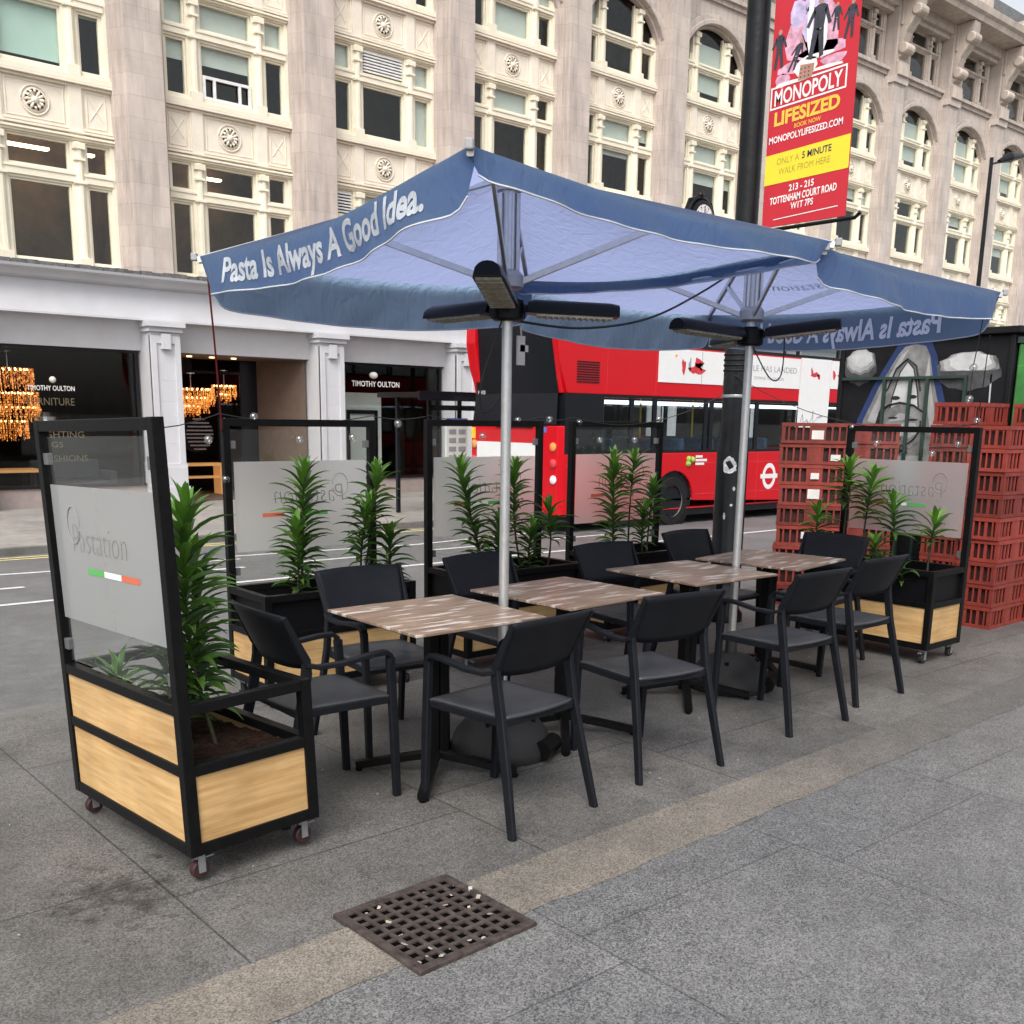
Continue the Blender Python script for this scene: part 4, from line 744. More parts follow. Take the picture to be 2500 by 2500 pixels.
def figure(name, x, z, h, mname, lean=0.0, dz=.0022):
    """small printed figure in dark clothes"""
    m_ = MB(); P = lambda a, b: (x + (a + lean * b) * h, z + b * h)
    for poly in ([(-.10, .48), (-.13, .82), (-.05, .86), (.05, .86), (.13, .82), (.10, .48)], [(-.10, .5), (-.16, .02), (-.08, .0), (0, .44)], [(0, .44), (.07, 0), (.15, .03), (.10, .5)], [(-.13, .82), (-.26, .55), (-.20, .52), (-.09, .74)], [(.13, .82), (.25, .52), (.19, .5), (.09, .74)]): m_.prism([P(a, b) for a, b in poly], lambda a, b, d: (d, -.15 - a, b), -.006 - dz, -.0055)
    m_.build(name, M[mname], pn)
    m_ = MB(); m_.prism([P(.062 * math.cos(i * .7), .93 + .072 * math.sin(i * .7)) for i in range(9)], lambda a, b, d: (d, -.15 - a, b), -.0062 - dz, -.0055); m_.build('printed_face', M['bdie'], pn)
figure('printed_figure', .37, 4.10, .40, 'bdark', .05); figure('printed_figure', .62, 4.17, .24, 'bdark', .1); figure('printed_figure', .52, 4.24, .18, 'bdark', 0); figure('printed_figure', .06, 4.10, .26, 'bdark', .0); figure('printed_figure', .17, 4.06, .2, 'bdark', .4)
mb = MB(); mb.prism([(.235, 3.985), (.35, 3.985), (.365, 4.075), (.25, 4.085)], lambda a, b, d: (d, -.15 - a, b), -.0092, -.0055); mb.build('printed_die', M['bdie'], pn)
mb = MB()
for q in range(9): a, b = .258 + .032 * (q % 3), 4.005 + .026 * (q // 3); mb.prism([(a + .007 * math.cos(i), b + .006 * math.sin(i)) for i in range(6)], lambda a, b, d: (d, -.15 - a, b), -.0097, -.009)
mb.build('printed_pips', M['bdark'], pn)
# ------------------------------------------------------------------ mural kiosk and green cabinet
KX, K0, K1, KT = 9.0, 4.04, 5.70, 2.42
t = thing('street_kiosk', 'black street kiosk painted with a grey hooded mural behind the crates', 'kiosk', (KX, (K0 + K1) / 2, 0)); hw = (K1 - K0) / 2
mb = MB(); mb.box(0, 1.9, -hw, hw, -.03, KT - .06); mb.build('body', M['kiosk'], t, bevel=.02); mb = MB(); mb.box(-.05, 1.95, -hw - .05, hw + .05, KT - .06, KT); mb.box(-.02, 0, -hw, -hw + .05, 0, KT - .06); mb.box(-.02, 0, hw - .05, hw, 0, KT - .06); mb.build('roof', M['kiosk'], t, bevel=.015)
mf = lambda a, b, d: (d, hw - a, b)               # a measured from the left edge as seen, metres
def mural(name, mname, polys, dz):
    for p in polys: m_ = MB(); m_.prism(p, mf, -.003 - dz, -.001); m_.build(name, M[mname], t)
def ell(cx, cz, rx, rz, n=16, wob=0): return [(cx + rx * (1 + wob * math.sin(3.7 * i)) * math.cos(2 * math.pi * i / n), cz + rz * (1 + wob * math.cos(2.9 * i)) * math.sin(2 * math.pi * i / n)) for i in range(n)]
hood = lambda g, z0: [(.16 - g, z0), (.30 - g, 1.64), (.44 - g, 1.95), (.60 - g, 2.22), (.66 - g * .6, 2.29 + g), (.76, 2.31 + g), (.86 + g * .5, 2.29 + g), (.91 + g, 2.20), (.95 + g, 2.02), (1.04 + g, 1.74), (1.16 + g, 1.4), (1.22 + g, z0)]
mural('mural_outline', 'mblue', [hood(.065, .9)], .0); mural('mural_hood', 'mgrey', [hood(0, .9)], .002)
mural('mural_fold', 'mlight', [[(.34, 1.62), (.47, 1.93), (.62, 2.20), (.70, 2.27), (.62, 2.12), (.52, 1.88), (.44, 1.6)], [(.90, 2.2), (.93, 2.0), (1.0, 1.7), (1.08, 1.42), (1.0, 1.42), (.94, 1.7), (.88, 2.0)]], .0032)
mural('mural_opening', 'mblack', [[(.53, 1.55), (.573, 1.85), (.630, 2.07), (.70, 2.165), (.768, 2.10), (.828, 1.88), (.878, 1.55)]], .0036)
mural('mural_face', 'mwhite', [[(.545, 1.55), (.585, 1.85), (.64, 2.06), (.70, 2.15), (.76, 2.09), (.815, 1.88), (.865, 1.55)]], .0044)
mural('mural_mask', 'mgrey', [[(.45, 1.62), (.52, 1.72), (.66, 1.79), (.80, 1.765), (.95, 1.67), (.92, 1.48), (.80, 1.38), (.68, 1.36), (.56, 1.42)]], .0052)
mural('mural_highlight', 'mlight', [ell(.76, 1.55, .10, .07, 14, .1), [(.56, 1.62), (.66, 1.70), (.78, 1.68), (.72, 1.64)], [(.45, 1.3), (.9, 1.32), (.95, 1.0), (.4, 1.0)]], .006)
mural('mural_shadow', 'mblack', [ell(.66, 1.47, .045, .022), ell(.60, 1.655, .05, .010), ell(.80, 1.64, .05, .010), ell(.61, 1.835, .045, .018), ell(.78, 1.845, .04, .016), [(.40, 1.5), (.46, 1.72), (.50, 1.8), (.47, 1.5)]], .007)
for cx_, cz_, rx_, rz_c in ((.22, 2.17, .15, .11), (1.27, 2.11, .26, .11)):
    flat = lambda p: [(a, max(b, cz_ - rz_c * .42)) if rx_ > .2 else (a, b) for a, b in p]
    mural('mural_cloud', 'mhaze', [ell(cx_, cz_ - .05, rx_ * 1.12, rz_c * 1.5, 20, .07)], .001); mural('mural_cloud', 'mgrey', [flat(ell(cx_, cz_, rx_ * 1.02, rz_c * 1.05, 20, .08))], .002); mural('mural_cloud', 'mlight', [flat(ell(cx_, cz_ + .01, rx_ * .9, rz_c * .92, 20, .08))], .003); mural('mural_cloud', 'mwhite', [flat(ell(cx_ + .01, cz_ + .03, rx_ * .72, rz_c * .72, 20, .1))], .004)
mural('mural_drip', 'mwhite', [[(1.470, 2.03), (1.484, 2.03), (1.492, 1.70), (1.484, 1.66)]], .001)
for pts in ([(.67 + .21 * math.cos(q), 1.60 + .20 * math.sin(q)) for q in np.linspace(math.pi * .95, 2 * math.pi + .15, 18)], [(.46, 1.70), (.55, 1.77), (.66, 1.795), (.80, 1.77), (.93, 1.69)], [(.52, 1.9), (.60, 2.10), (.70, 2.185), (.79, 2.12), (.85, 1.9)]):
    mb = MB(); mb.tube([(-.012, hw - a, b) for a, b in pts], .008, 5); mb.build('mural_line', M['mblack'], t)
mb = MB(); mb.box(-.04, -.012, hw - 1.28, hw - .06, 2.0, 2.025)
for a in (.50, .755, .92, 1.27): mb.box(-.04, -.012, hw - a - .013, hw - a + .013, .2, 2.0)
mb.build('glazing_bar', M['mgreen'], t)
mb = MB(); put_text(mb, 'TOMS', lambda a, b: (-.012, hw - .58 - a, 1.335 + b), .20, .06, .01); mb.build('mural_tag', M['mblack'], t)
t = thing('green_cabinet', 'narrow green painted cabinet at the right edge beside the black kiosk', 'cabinet', (9.0, 3.955, 0)); mb = MB(); mb.box(0, 1.4, -.065, .065, -.01, 2.28); mb.build('body', M['greenpanel'], t, bevel=.02)
mb = MB(); mb.box(-.01, 1.42, -.072, .072, 2.28, 2.33); mb.build('lid', M['mgreen'], t); mb = MB(); mb.box(-.012, 0.0, -.05, .05, .5, 2.1); mb.build('door', M['greenpanel'], t, bevel=.01)
# ------------------------------------------------------------------ stacks of red crates
CL, CW, CHt = .60, .315, .178
def crate_mesh():
    mb = MB(); L, W, H = CL / 2, CW / 2, CHt - .004; e = .014
    mb.box(-L, L, -W, W, 0, .01)
    for za, zb in ((.0, .026), (H - .03, H)):
        mb.box(-L - .004, L + .004, -W - .004, -W + e, za, zb); mb.box(-L - .004, L + .004, W - e, W + .004, za, zb); mb.box(-L - .004, -L + e, -W + e, W - e, za, zb); mb.box(L - e, L + .004, -W + e, W - e, za, zb)
    for sx in (-1, 1):
        for sy in (-1, 1): mb.box(sx * L, sx * (L - .03), sy * W, sy * (W - .03), .026, H - .03)
    for i in range(1, 10):
        x = -L + CL * i / 10
        if i == 5: continue
        for sy in (-1, 1): mb.box(x - .008, x + .008, sy * W, sy * (W - .010), .026, H - .03)
    for sy in (-1, 1): mb.box(-.055, .055, sy * W, sy * (W - .010), .026, H - .03)
    for i in range(1, 6):
        y = -W + CW * i / 6; w = .012 if i % 2 == 0 else .006
        for sx in (-1, 1): mb.box(sx * L, sx * (L - .010), y - w, y + w, .026, H - .03)
    mb.cur = 1
    mb.box(-L + .03, L - .03, -W + .03, W - .03, .012, H - .04)  # dark inner block paints the shade seen between the crate bars
    return mb
n_, l_ = M['crate'].node_tree.nodes, M['crate'].node_tree.links; bs_ = n_['Principled BSDF']; sc_ = bs_.inputs['Base Color'].links[0].from_socket
oi_ = n_.new('ShaderNodeObjectInfo'); mr_ = n_.new('ShaderNodeMapRange'); mr_.inputs[3].default_value = .72; mr_.inputs[4].default_value = 1.28; l_.new(oi_.outputs['Random'], mr_.inputs[0]); vs_ = n_.new('ShaderNodeVectorMath'); vs_.operation = 'SCALE'; l_.new(sc_, vs_.inputs[0]); l_.new(mr_.outputs[0], vs_.inputs['Scale']); l_.new(vs_.outputs[0], bs_.inputs['Base Color'])
cproto = crate_mesh().build('plastic_crate', [M['crate'], M['crated']])
ORD = ['lowest', 'second from the bottom', 'third from the bottom', 'fourth from the bottom', 'fifth from the bottom', 'sixth from the bottom', 'seventh from the bottom', 'eighth from the bottom', 'ninth from the bottom', 'tenth from the bottom']
first = True; g = random.Random(11)
def stack(x, y, rz, n, where, z0=0.0):
    global first
    for k in range(n):
        o = cproto if first else cproto.copy()
        if not first: COL.objects.link(o)
        first = False
        o.location = (x + g.uniform(-.010, .010), y + g.uniform(-.010, .010), z0 + k * CHt); o.rotation_euler = (0, 0, rz + g.uniform(-.022, .022))
        nm = 'topmost' if k == n - 1 else ORD[k]
        tag(o, 'red plastic crate, ' + nm + ' ' + where, 'crate', 'red crates stacked beside the kiosk')
stack(8.10 + CL / 2, 3.60 + CW / 2, 0, 9, 'of the stack at the open pavement corner')
stack(8.12 + CL / 2, 3.60 + CW * 1.5 + .015, 0, 10, 'of the stack just behind the corner one')
stack(8.10 + CL * 1.5 + .02, 3.56 + CW / 2, 0, 10, 'of the tall stack at the right edge')
stack(8.45, 5.06, R(-57), 9, 'of the stack behind the glass left side')
stack(7.95, 5.20, R(-57), 9, 'of the stack between lamp column and kiosk')
LM_ = Matrix.Translation((7.95, 5.20, 0)) @ Matrix.Rotation(R(-57), 4, 'Z')
for k, (dx, z, w, h) in enumerate(((.0, 1.46, .05, .05), (.0, 1.12, .035, .035), (.0, .95, .05, .055), (-.03, .60, .05, .04), (.16, 1.28, .04, .035))):
    m_ = MB(); m_.box(dx - w, dx + w, -CW / 2 - .012, -CW / 2 - .008, z, z + h * 1.5, LM_); tag(m_.build('paper_label', M['label']), ['white label highest on the left crate stack', 'small white square label on the left crate stack', 'white label with print midway up the left crate stack', 'pale label low on the left crate stack', 'white label at the right side of the left crate stack'][k], 'label', 'labels on the left crate stack')
# ------------------------------------------------------------------ planters with glass screens
def make_planter(L=1.0, W=.50, upper='liner', decal_side=1, wheelmat='rubber'):
    """local x along the long side, +y is the side with the glass screen"""
    t = thing('planter_screen', '-', 'planter', group='wheeled planters with glass screens round the tables')
    T = .042; hx, hy = L / 2, W / 2
    mb = MB()
    for sx in (-1, 1):
        x0, x1 = sorted((sx * hx, sx * (hx - T)))
        mb.box(x0, x1, -hy, -hy + T, .10, .64); mb.box(x0, x1, hy - T, hy, .10, 1.585)
        for z0, z1 in ((.101, .143), (.385, .423), (.60, .638)): mb.box(x0 + .001, x1 - .001, -hy + T, hy - T, z0, z1)
    for y0 in (-hy, hy - T):
        for z0, z1 in ((.1005, .143), (.385, .423), (.60, .6385)): mb.box(-hx + T, hx - T, y0 + .001, y0 + T - .001, z0, z1)
    mb.box(-hx + T, hx - T, hy - T + .001, hy - .001, 1.543, 1.584)
    mb.build('frame', M['black'], t, bevel=.0025)
    a, b = .143, .385
    def panel(nm, x0, x1, y0, y1, z0, z1, m): m_ = MB(); m_.box(x0, x1, y0, y1, z0, z1); return m_.build(nm, M[m], t)
    i = .010
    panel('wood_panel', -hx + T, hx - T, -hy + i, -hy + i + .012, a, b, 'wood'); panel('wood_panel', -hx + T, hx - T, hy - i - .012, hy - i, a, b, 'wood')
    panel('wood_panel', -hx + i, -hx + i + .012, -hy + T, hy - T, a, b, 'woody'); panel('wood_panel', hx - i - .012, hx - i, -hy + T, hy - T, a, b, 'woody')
    panel('wood_panel', -hx + T, hx - T, hy - i - .012, hy - i, .423, .60, 'wood')
    panel('base_board', -hx + T, hx - T, -hy + T, hy - T, .11, .125, 'liner')
    st = .36
    if upper == 'liner':
        st = .53; m_ = MB(); q = .03
        for x0, x1, y0, y1 in ((-hx + q, hx - q, -hy + q, -hy + q + .008), (-hx + q, hx - q, hy - q - .008, hy - q), (-hx + q, -hx + q + .008, -hy + q + .008, hy - q - .008), (hx - q - .008, hx - q, -hy + q + .008, hy - q - .008)): m_.box(x0, x1, y0, y1, .40, .615)
        m_.build('liner', M['liner'], t)
    m_ = MB(); g = random.Random(5)
    m_.grid(lambda u, v: (-hx + .035 + u * (L - .07), -hy + .035 + v * (W - .07), st + .012 * math.sin(7 * u) * math.cos(5 * v) + .018 * g.random()), 34, 16); m_.build('soil', M['soil'], t)
    gy = hy - .020
    m_ = MB(); m_.box(-hx + T + .012, hx - T - .012, gy - .003, gy + .003, .66, 1.525); gl = m_.build('glass', M['glass'], t)
    fy = gy + (.0045 if decal_side > 0 else -.0045)
    m_ = MB(); m_.add([(-hx + T + .02, fy, .83), (hx - T - .02, fy, .83), (hx - T - .02, fy, 1.345), (-hx + T + .02, fy, 1.345)], [(0, 1, 2, 3)]); fr = m_.build('frosted_film', M['frost'], gl)
    # decals read from the outside (+y); x runs right to left there
    dy = fy + (.002 if decal_side > 0 else -.002)
    D = lambda a, c: (.36 - a, dy, c)
    m_ = MB(); put_text(m_, 'Pastation', lambda a, c: D(.20 + a + .10 * (c - 1.12), c + 1.10), .46, .115, -.022)
    m_.tube([D(.11 + .055 * math.cos(q), 1.20 + .07 * math.sin(q)) for q in np.linspace(0, 6, 14)], .0022, 4); m_.build('lettering', M['script_grey'], fr)
    for k, cm in enumerate(('flag_green', 'flag_white', 'flag_red')):
        m_ = MB(); m_.add([D(.20 + .145 * k, 1.025), D(.20 + .145 * (k + 1) - .003, 1.025), D(.20 + .145 * (k + 1) - .003, 1.047), D(.20 + .145 * k, 1.047)], [(0, 1, 2, 3)]); m_.build('flag_stripe', M[cm], fr)
    for sx in (-1, 1):
        for z in (.72, 1.44): m_ = MB(); m_.box(sx * (hx - T - .035), sx * (hx - T + .002), gy - .012, gy + .012, z - .022, z + .022); m_.build('glass_clamp', M['clamp'], t, bevel=.003)
        for sy in (-1, 1):
            x, y = sx * (hx - .05), sy * (hy - .05)
            m_ = MB(); m_.box(x - .03, x + .03, y - .03, y + .03, .094, .1002); m_.box(x - .022, x - .018, y - .013, y + .013, .026, .094); m_.box(x + .018, x + .022, y - .013, y + .013, .026, .094); m_.box(x - .017, x + .017, y - .012, y + .02, .078, .094); m_.box(x - .012, x + .012, y - .05, y - .02, .072, .078)
            c = m_.build('caster', M['strap'], t); m_ = MB(); m_.lathe([(.030, -.015), (.034, -.011), (.034, .011), (.030, .015)], 18, (x, y, .034), 'x'); m_.build('wheel', M[wheelmat], c, smooth=True)
    return t
M['script_grey'] = mat('faint_script', (.23, .23, .23), .7); M['flag_green'] = mat('flag_green', (.10, .42, .10), .6, var=.04); M['flag_white'] = mat('flag_white', (.80, .80, .80), .6, var=.03); M['flag_red'] = mat('flag_red', (.62, .14, .07), .6, var=.04)
PL = []
p1 = make_planter(1.0, .52, None, 1, 'redwheel')
tilt = Matrix.Rotation(R(2.0), 4, Vector((-.76, .65, 0)).cross(Vector((0, 0, 1))) * -1)
p1.rotation_mode = 'QUATERNION'
P1m = Matrix.Translation((1.522, 3.695, 0.004)) @ Matrix.Translation((-.2, -.5, 0)) @ tilt @ Matrix.Translation((.2, .5, 0)) @ Matrix.Rotation(R(94), 4, 'Z')
p1.location = P1m.translation; p1.rotation_quaternion = P1m.to_quaternion(); p1['label'] = 'nearest planter, with two pale wood panels under its glass and dark red wheels'
p2 = make_planter(1.0, .47, 'liner', -1); PL = [p1]
for i, (x, y, rz, lab) in enumerate(((3.03, 5.255, 0, 'planter behind the first table, left end of the roadside row'), (4.385, 5.20, 0, 'middle planter of the roadside row, behind the near parasol pole'), (5.765, 5.31, 0, 'planter of the roadside row nearest the lamp column'), (6.745, 3.79, R(-90), 'planter at the far end in front of the red crates, black above its wood'))):
    PL.append(place(p2, i, (x, y, pz(x, y)), rz, lab))
# ------------------------------------------------------------------ palm plants in the planters
def palm(base, top, label, seed, first=.22, L=.165, bend=.04, wid=.034, young=.0, dens=1.3, name='palm_plant', drop=.95, pl=None):
    """one cane: leaves spiral up the stem from fraction `first` to the tip"""
    g = random.Random(seed); b, tp = Vector(base), Vector(top); tp.z -= .055 if seed > 1 else .10; H = (tp - b).length
    side = Vector((g.uniform(-1, 1), g.uniform(-1, 1), 0)) * bend
    P = lambda s: b.lerp(tp, s) + side * math.sin(math.pi * s)
    t = thing(name, label, 'plant', b, 0, 'palm plants in the planters')
    m_ = MB(); m_.tube([P(s) - b for s in np.linspace(0, .98, 9)], [.0085 - .0045 * s for s in np.linspace(0, 1, 9)], 6); m_.build('stem', M['stem'], t)
    lf, ly = MB(), MB(); n = max(10, int(H * (1 - first) / .0095 * dens)); a = g.random() * 6
    for i in range(n):
        s = first + (1 - first) * i / (n - 1) if n > 1 else 1; a += 2.3999 + g.uniform(-.25, .25); o = P(min(1, s)) - b
        fr = (s - first) / (1 - first)
        ll = L * (1.0 if fr < .82 else 1.0 - .45 * (fr - .82) / .18) * g.uniform(.8, 1.15); ll *= .72 + .28 * min(1, fr * 4)
        elev = R(26 + 44 * max(0, (fr - .45) / .55) ** 1.5 + g.uniform(-12, 16)) if fr < .985 else R(80)
        if fr < .3: elev -= R(18 * (1 - fr / .3))
        d = Vector((math.cos(a), math.sin(a), 0)); sd = Vector((-math.sin(a), math.cos(a), 0)); p = o.copy(); q = []
        for k in range(6):
            q.append(p.copy()); e = elev - drop * (k / 5) ** 1.4 * (1.0 if fr < .9 else .5); p = p + (d * math.cos(e) + Vector((0, 0, 1)) * math.sin(e)) * ll / 5
        ws = [.35, .85, 1.0, .82, .48, .04]; vs = []
        tw = g.uniform(-.35, .35)
        for c, w in zip(q, ws):
            h = wid * w / 2 * (.9 + .2 * (ll / L)); vs += [c + sd * h * math.cos(tw) + Vector((0, 0, h * (.55 + math.sin(tw)))), c, c - sd * h * math.cos(tw) + Vector((0, 0, h * (.55 - math.sin(tw))))]
        fs = [f for k in range(5) for f in ((3 * k, 3 * k + 1, 3 * k + 4, 3 * k + 3), (3 * k + 1, 3 * k + 2, 3 * k + 5, 3 * k + 4))]
        if PLI:
            for i_, c in enumerate(vs):
                q2 = PLI @ (c + b)
                if q2.y > PLY: q2.y = PLY - .002 * (i_ % 3); q2.z += .003 * (i_ // 3); vs[i_] = (PLI.inverted() @ q2) - b
        (ly if fr > .88 - young else lf).add(vs, fs)
    lf.build('leaves', M['leaf'], t, smooth=True)
    if ly.v: ly.build('young_leaves', M['leafy'], t, smooth=True)
    return t
def W2(pl, x, y, z): return pl.matrix_basis @ Vector((x, y, z))
P_ = PL
PLI = None; PLY = .21
def inpl(pl, x, y, z):
    global PLI, PLY
    M_ = P1m if pl is p1 else (Matrix.Translation(pl.location) @ Matrix.Rotation(pl.rotation_euler.z, 4, 'Z')); PLI = M_.inverted(); PLY = .222 if pl is p1 else .198; return M_ @ Vector((x, y, z))
# nearest planter: a dense tall palm, a second cane behind it, low ones
palm(inpl(p1, -.14, -.05, .36), inpl(p1, -.10, -.03, 1.36), 'tallest and densest palm, in the nearest planter beside its glass', 1, .16, .215, .05, .036, dens=1.3, drop=1.0)
palm(inpl(p1, .10, -.06, .36), inpl(p1, .08, -.13, 1.12), 'second tall cane tucked behind the densest palm of the nearest planter', 2, .10, .20, .06, .034, drop=1.0)
palm(inpl(p1, -.02, .02, .36), inpl(p1, .02, .04, .84), 'short leafy palm at the foot of the densest palm', 3, .12, .19, .03, .034, drop=1.0)
palm(inpl(p1, .28, .08, .36), inpl(p1, .30, .12, .66), 'low pale palm seen through the lower glass of the nearest planter', 4, .2, .19, .02, .028, young=.35)
# second planter
a = P_[1]
palm(inpl(a, -.16, -.02, .53), inpl(a, -.10, .02, 1.36), 'tall slim palm left in the planter behind the first table', 5, .18, 0.198, .03)
palm(inpl(a, -.20, -.05, .53), inpl(a, -.21, -.08, 1.05), 'shorter palm hugging the left one behind the first table', 6, .15, 0.186, .03)
palm(inpl(a, .26, 0, .53), inpl(a, .40, .02, 1.33), 'tall palm leaning right in the planter behind the first table', 7, .48, 0.192, .04)
palm(inpl(a, .24, -.05, .53), inpl(a, .26, -.10, 1.14), 'middle palm between two others behind the first table', 8, .40, 0.181, .03)
palm(inpl(a, .42, -.06, .53), inpl(a, .42, -.08, .98), 'short dark palm at the right corner behind the first table', 9, .25, 0.186, .02)
palm(inpl(a, .0, -.08, .53), inpl(a, .02, -.1, .70), 'tiny sprout in the planter behind the first table', 10, .2, 0.136, .01)
a = P_[2]
palm(inpl(a, -.14, 0, .53), inpl(a, -.36, .04, 1.34), 'palm leaning left in the middle roadside planter', 11, .20, 0.192, .05)
palm(inpl(a, -.12, -.05, .53), inpl(a, -.10, -.08, 1.02), 'bushy short palm left of the near parasol pole', 12, .15, 0.186, .03)
palm(inpl(a, .16, 0, .53), inpl(a, .10, .03, 1.33), 'tall palm half hidden behind the near parasol pole', 13, .42, 0.192, .05)
palm(inpl(a, .20, -.06, .53), inpl(a, .17, -.08, .93), 'low dark palm just right of the near parasol pole', 14, .2, 0.169, .03)
palm(inpl(a, .37, 0, .53), inpl(a, .36, -.02, 1.06), 'single crowned palm at the right end of the middle planter', 15, .52, 0.192, .02)
a = P_[3]
palm(inpl(a, -.22, 0, .53), inpl(a, -.22, .03, 1.37), 'full tall palm left in the planter near the lamp column', 16, .12, 0.192, .03)
palm(inpl(a, -.06, 0, .53), inpl(a, .0, .03, 1.37), 'tall bare stemmed palm in the planter near the lamp column', 17, .66, 0.192, .03)
palm(inpl(a, .08, -.03, .53), inpl(a, .06, -.05, 1.0), 'middle short palm in the planter near the lamp column', 18, .3, 0.175, .03)
palm(inpl(a, .14, .0, .53), inpl(a, .22, .02, 1.17), 'palm leaning right in the planter near the lamp column', 19, .5, 0.181, .03)
a = P_[4]
palm(inpl(a, -.36, .02, .53), inpl(a, -.37, .06, 1.34), 'tallest thin palm left in the far end planter', 20, .64, 0.192, .02, young=.25)
palm(inpl(a, -.19, .02, .53), inpl(a, -.17, .05, 1.29), 'second palm from the left in the far end planter', 21, .55, 0.198, .02, young=.3)
palm(inpl(a, .06, -.04, .53), inpl(a, .04, -.02, 1.12), 'third palm in the far end planter, above the last chair', 22, .55, 0.203, .02, young=.25)
palm(inpl(a, .33, .0, .53), inpl(a, .34, .02, 1.00), 'single palm at the right of the far end planter', 23, .62, 0.198, .02, young=.15)
palm(inpl(a, .02, -.12, .53), inpl(a, .0, -.14, .84), 'low bushy palm in front in the far end planter', 24, .15, 0.158, .02)
palm(inpl(a, -.47, -.06, .53), inpl(a, -.52, -.08, 1.02), 'small bright palm beside the left crate stack', 25, .55, 0.181, .02, young=.5)
palm(inpl(a, .24, -.18, .53), inpl(a, .26, -.26, .66), 'trailing sprig over the front rim of the far end planter', 26, .1, 0.169, .02, drop=1.7)
# ------------------------------------------------------------------ tables
def make_table():
    t = thing('cafe_table', '-', 'table', group='square cafe tables in a row')
    mb = MB(); h = .3475; mb.box(-h, h, -h, h, .738, .750); mb.build('tabletop', M['table'], t, bevel=.002)
    mb = MB(); mb.box(-h + .001, h - .001, -h + .001, h - .001, .7365, .738); mb.build('underside', M['black'], t)
    mb = MB(); mb.box(-.05, -.004, -.03, .03, .10, .72); mb.box(.004, .05, -.03, .03, .10, .72); mb.build('column', M['black'], t, bevel=.005)
    mb = MB(); mb.box(-.2, .2, -.02, .02, .715, .7362); mb.box(-.02, .02, -.2, .2, .7149, .7361); mb.build('spider', M['black'], t)
    for q in range(4):
        a = R(45 + 90 * q); mb = MB(); d = Vector((math.cos(a), math.sin(a), 0))
        mb.tube([d * .0 + Vector((0, 0, .10)), d * .2 + Vector((0, 0, .062)), d * .37 + Vector((0, 0, .026))], 1, sq=(.045, .036)); mb.lathe([(.016, 0), (.02, .012)], 10, tuple(d * .36)); mb.build('foot', M['black'], t)
    return t
tp = make_table()
for i, (x, y, a, lab) in enumerate(((2.639, 3.60, -.006, 'nearest wood look table, beside the end chair'), (3.52, 3.684, .063, 'second wood look table, just right of the near parasol pole'), (4.587, 3.77, -.032, 'third wood look table, touching the far parasol pole'), (5.456, 3.843, .159, 'fourth wood look table, at the far end behind the far pole'))):
    place(tp, i, (x, y, 0), a, lab)
# ------------------------------------------------------------------ chairs
def make_chair():
    t = thing('armchair', '-', 'chair', group='dark plastic armchairs round the tables')
    mb = MB()
    def seat(u, v):
        x = (u - .5) * 2; y = -.175 + .45 * v; w = .205 + .012 * v; z = .460 - .012 * (1 - x * x) * (1 - (2 * v - 1) ** 2) - .016 * max(0, (v - .82) / .18) ** 2
        return (x * w, y - .02 * (1 - x * x) * (1 - v), z)
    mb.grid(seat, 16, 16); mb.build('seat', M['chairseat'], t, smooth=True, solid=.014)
    mb = MB()
    def back(u, v):
        x = (u - .5) * 2; z = .632 + .214 * v; w = .212 + .022 * v; y = -.135 - .10 * v - .032 * (1 - x * x)
        return (x * w, y, z + (.007 * (1 - x * x) * (2 * v - 1) if v > .5 else -.012 * (1 - x ** 4) * (1 - 2 * v)))
    mb.grid(back, 20, 8); mb.build('backrest', M['chair'], t, smooth=True, solid=.012)
    for s in (-1, 1):
        mb = MB(); mb.tube([(s * .212, .282, 0), (s * .213, .270, .3), (s * .216, .252, .62)], [.9, 1, 1], sq=(.030, .036), upv=(0, 1, 0)); mb.build('leg', M['chair'], t)
        mb = MB(); mb.tube([(s * .252, -.268, 0), (s * .232, -.215, .24), (s * .216, -.165, .46), (s * .217, -.138, .61), (s * .220, -.140, .66), (s * .236, -.238, .845)], [.85, .95, 1, 1.0, .85, .45], sq=(.026, .042), upv=(0, 1, 0)); mb.build('leg', M['chair'], t)
        mb = MB(); mb.tube([(s * .216, .252, .60), (s * .217, .247, .632), (s * .219, .226, .648), (s * .224, .15, .646), (s * .229, .02, .630), (s * .228, -.09, .630), (s * .221, -.145, .645)], [1, 1, 1, 1, .95, .95, .9], sq=(.036, .020)); mb.build('armrest', M['chair'], t)
        mb = MB(); mb.tube([(s * .208, .27, .438), (s * .206, -.17, .440)], 1, sq=(.016, .030)); mb.build('side_rail', M['chair'], t)
    mb = MB(); mb.tube([(-.205, .262, .434), (.205, .262, .434)], 1, sq=(.014, .028)); mb.build('front_rail', M['chair'], t)
    mb = MB(); mb.tube([(-.20, -.175, .440), (.20, -.175, .440)], 1, sq=(.014, .028)); mb.build('rear_rail', M['chair'], t)
    return t
cp = make_chair()
for i, (x, y, a, lab) in enumerate(((2.638, 3.095, 6.3, 'front armchair closest to the camera, its back to us, at the nearest table'), (3.547, 3.149, -7.4, 'front armchair second from the nearest, seen from behind, at the second table'), (4.667, 3.175, -1.8, 'front armchair third from the nearest, at the third table'), (5.45, 3.28, 0, 'front armchair farthest along the row, in front of the far planter'),
    (2.065, 3.70, -91, 'end armchair between the nearest planter and the nearest table'), (2.725, 4.18, 174, 'armchair on the road side of the nearest table'), (3.56, 4.23, 180, 'armchair on the road side of the second table, behind the near pole'), (4.52, 4.20, 176, 'armchair on the road side of the third table'), (5.55, 4.40, 180, 'armchair on the road side by the lamp column'), (6.03, 3.87, 95, 'grey sheened end armchair between the last table and the far planter'))):
    place(cp, i, (x, y, pz(x, y)), R(a), lab)
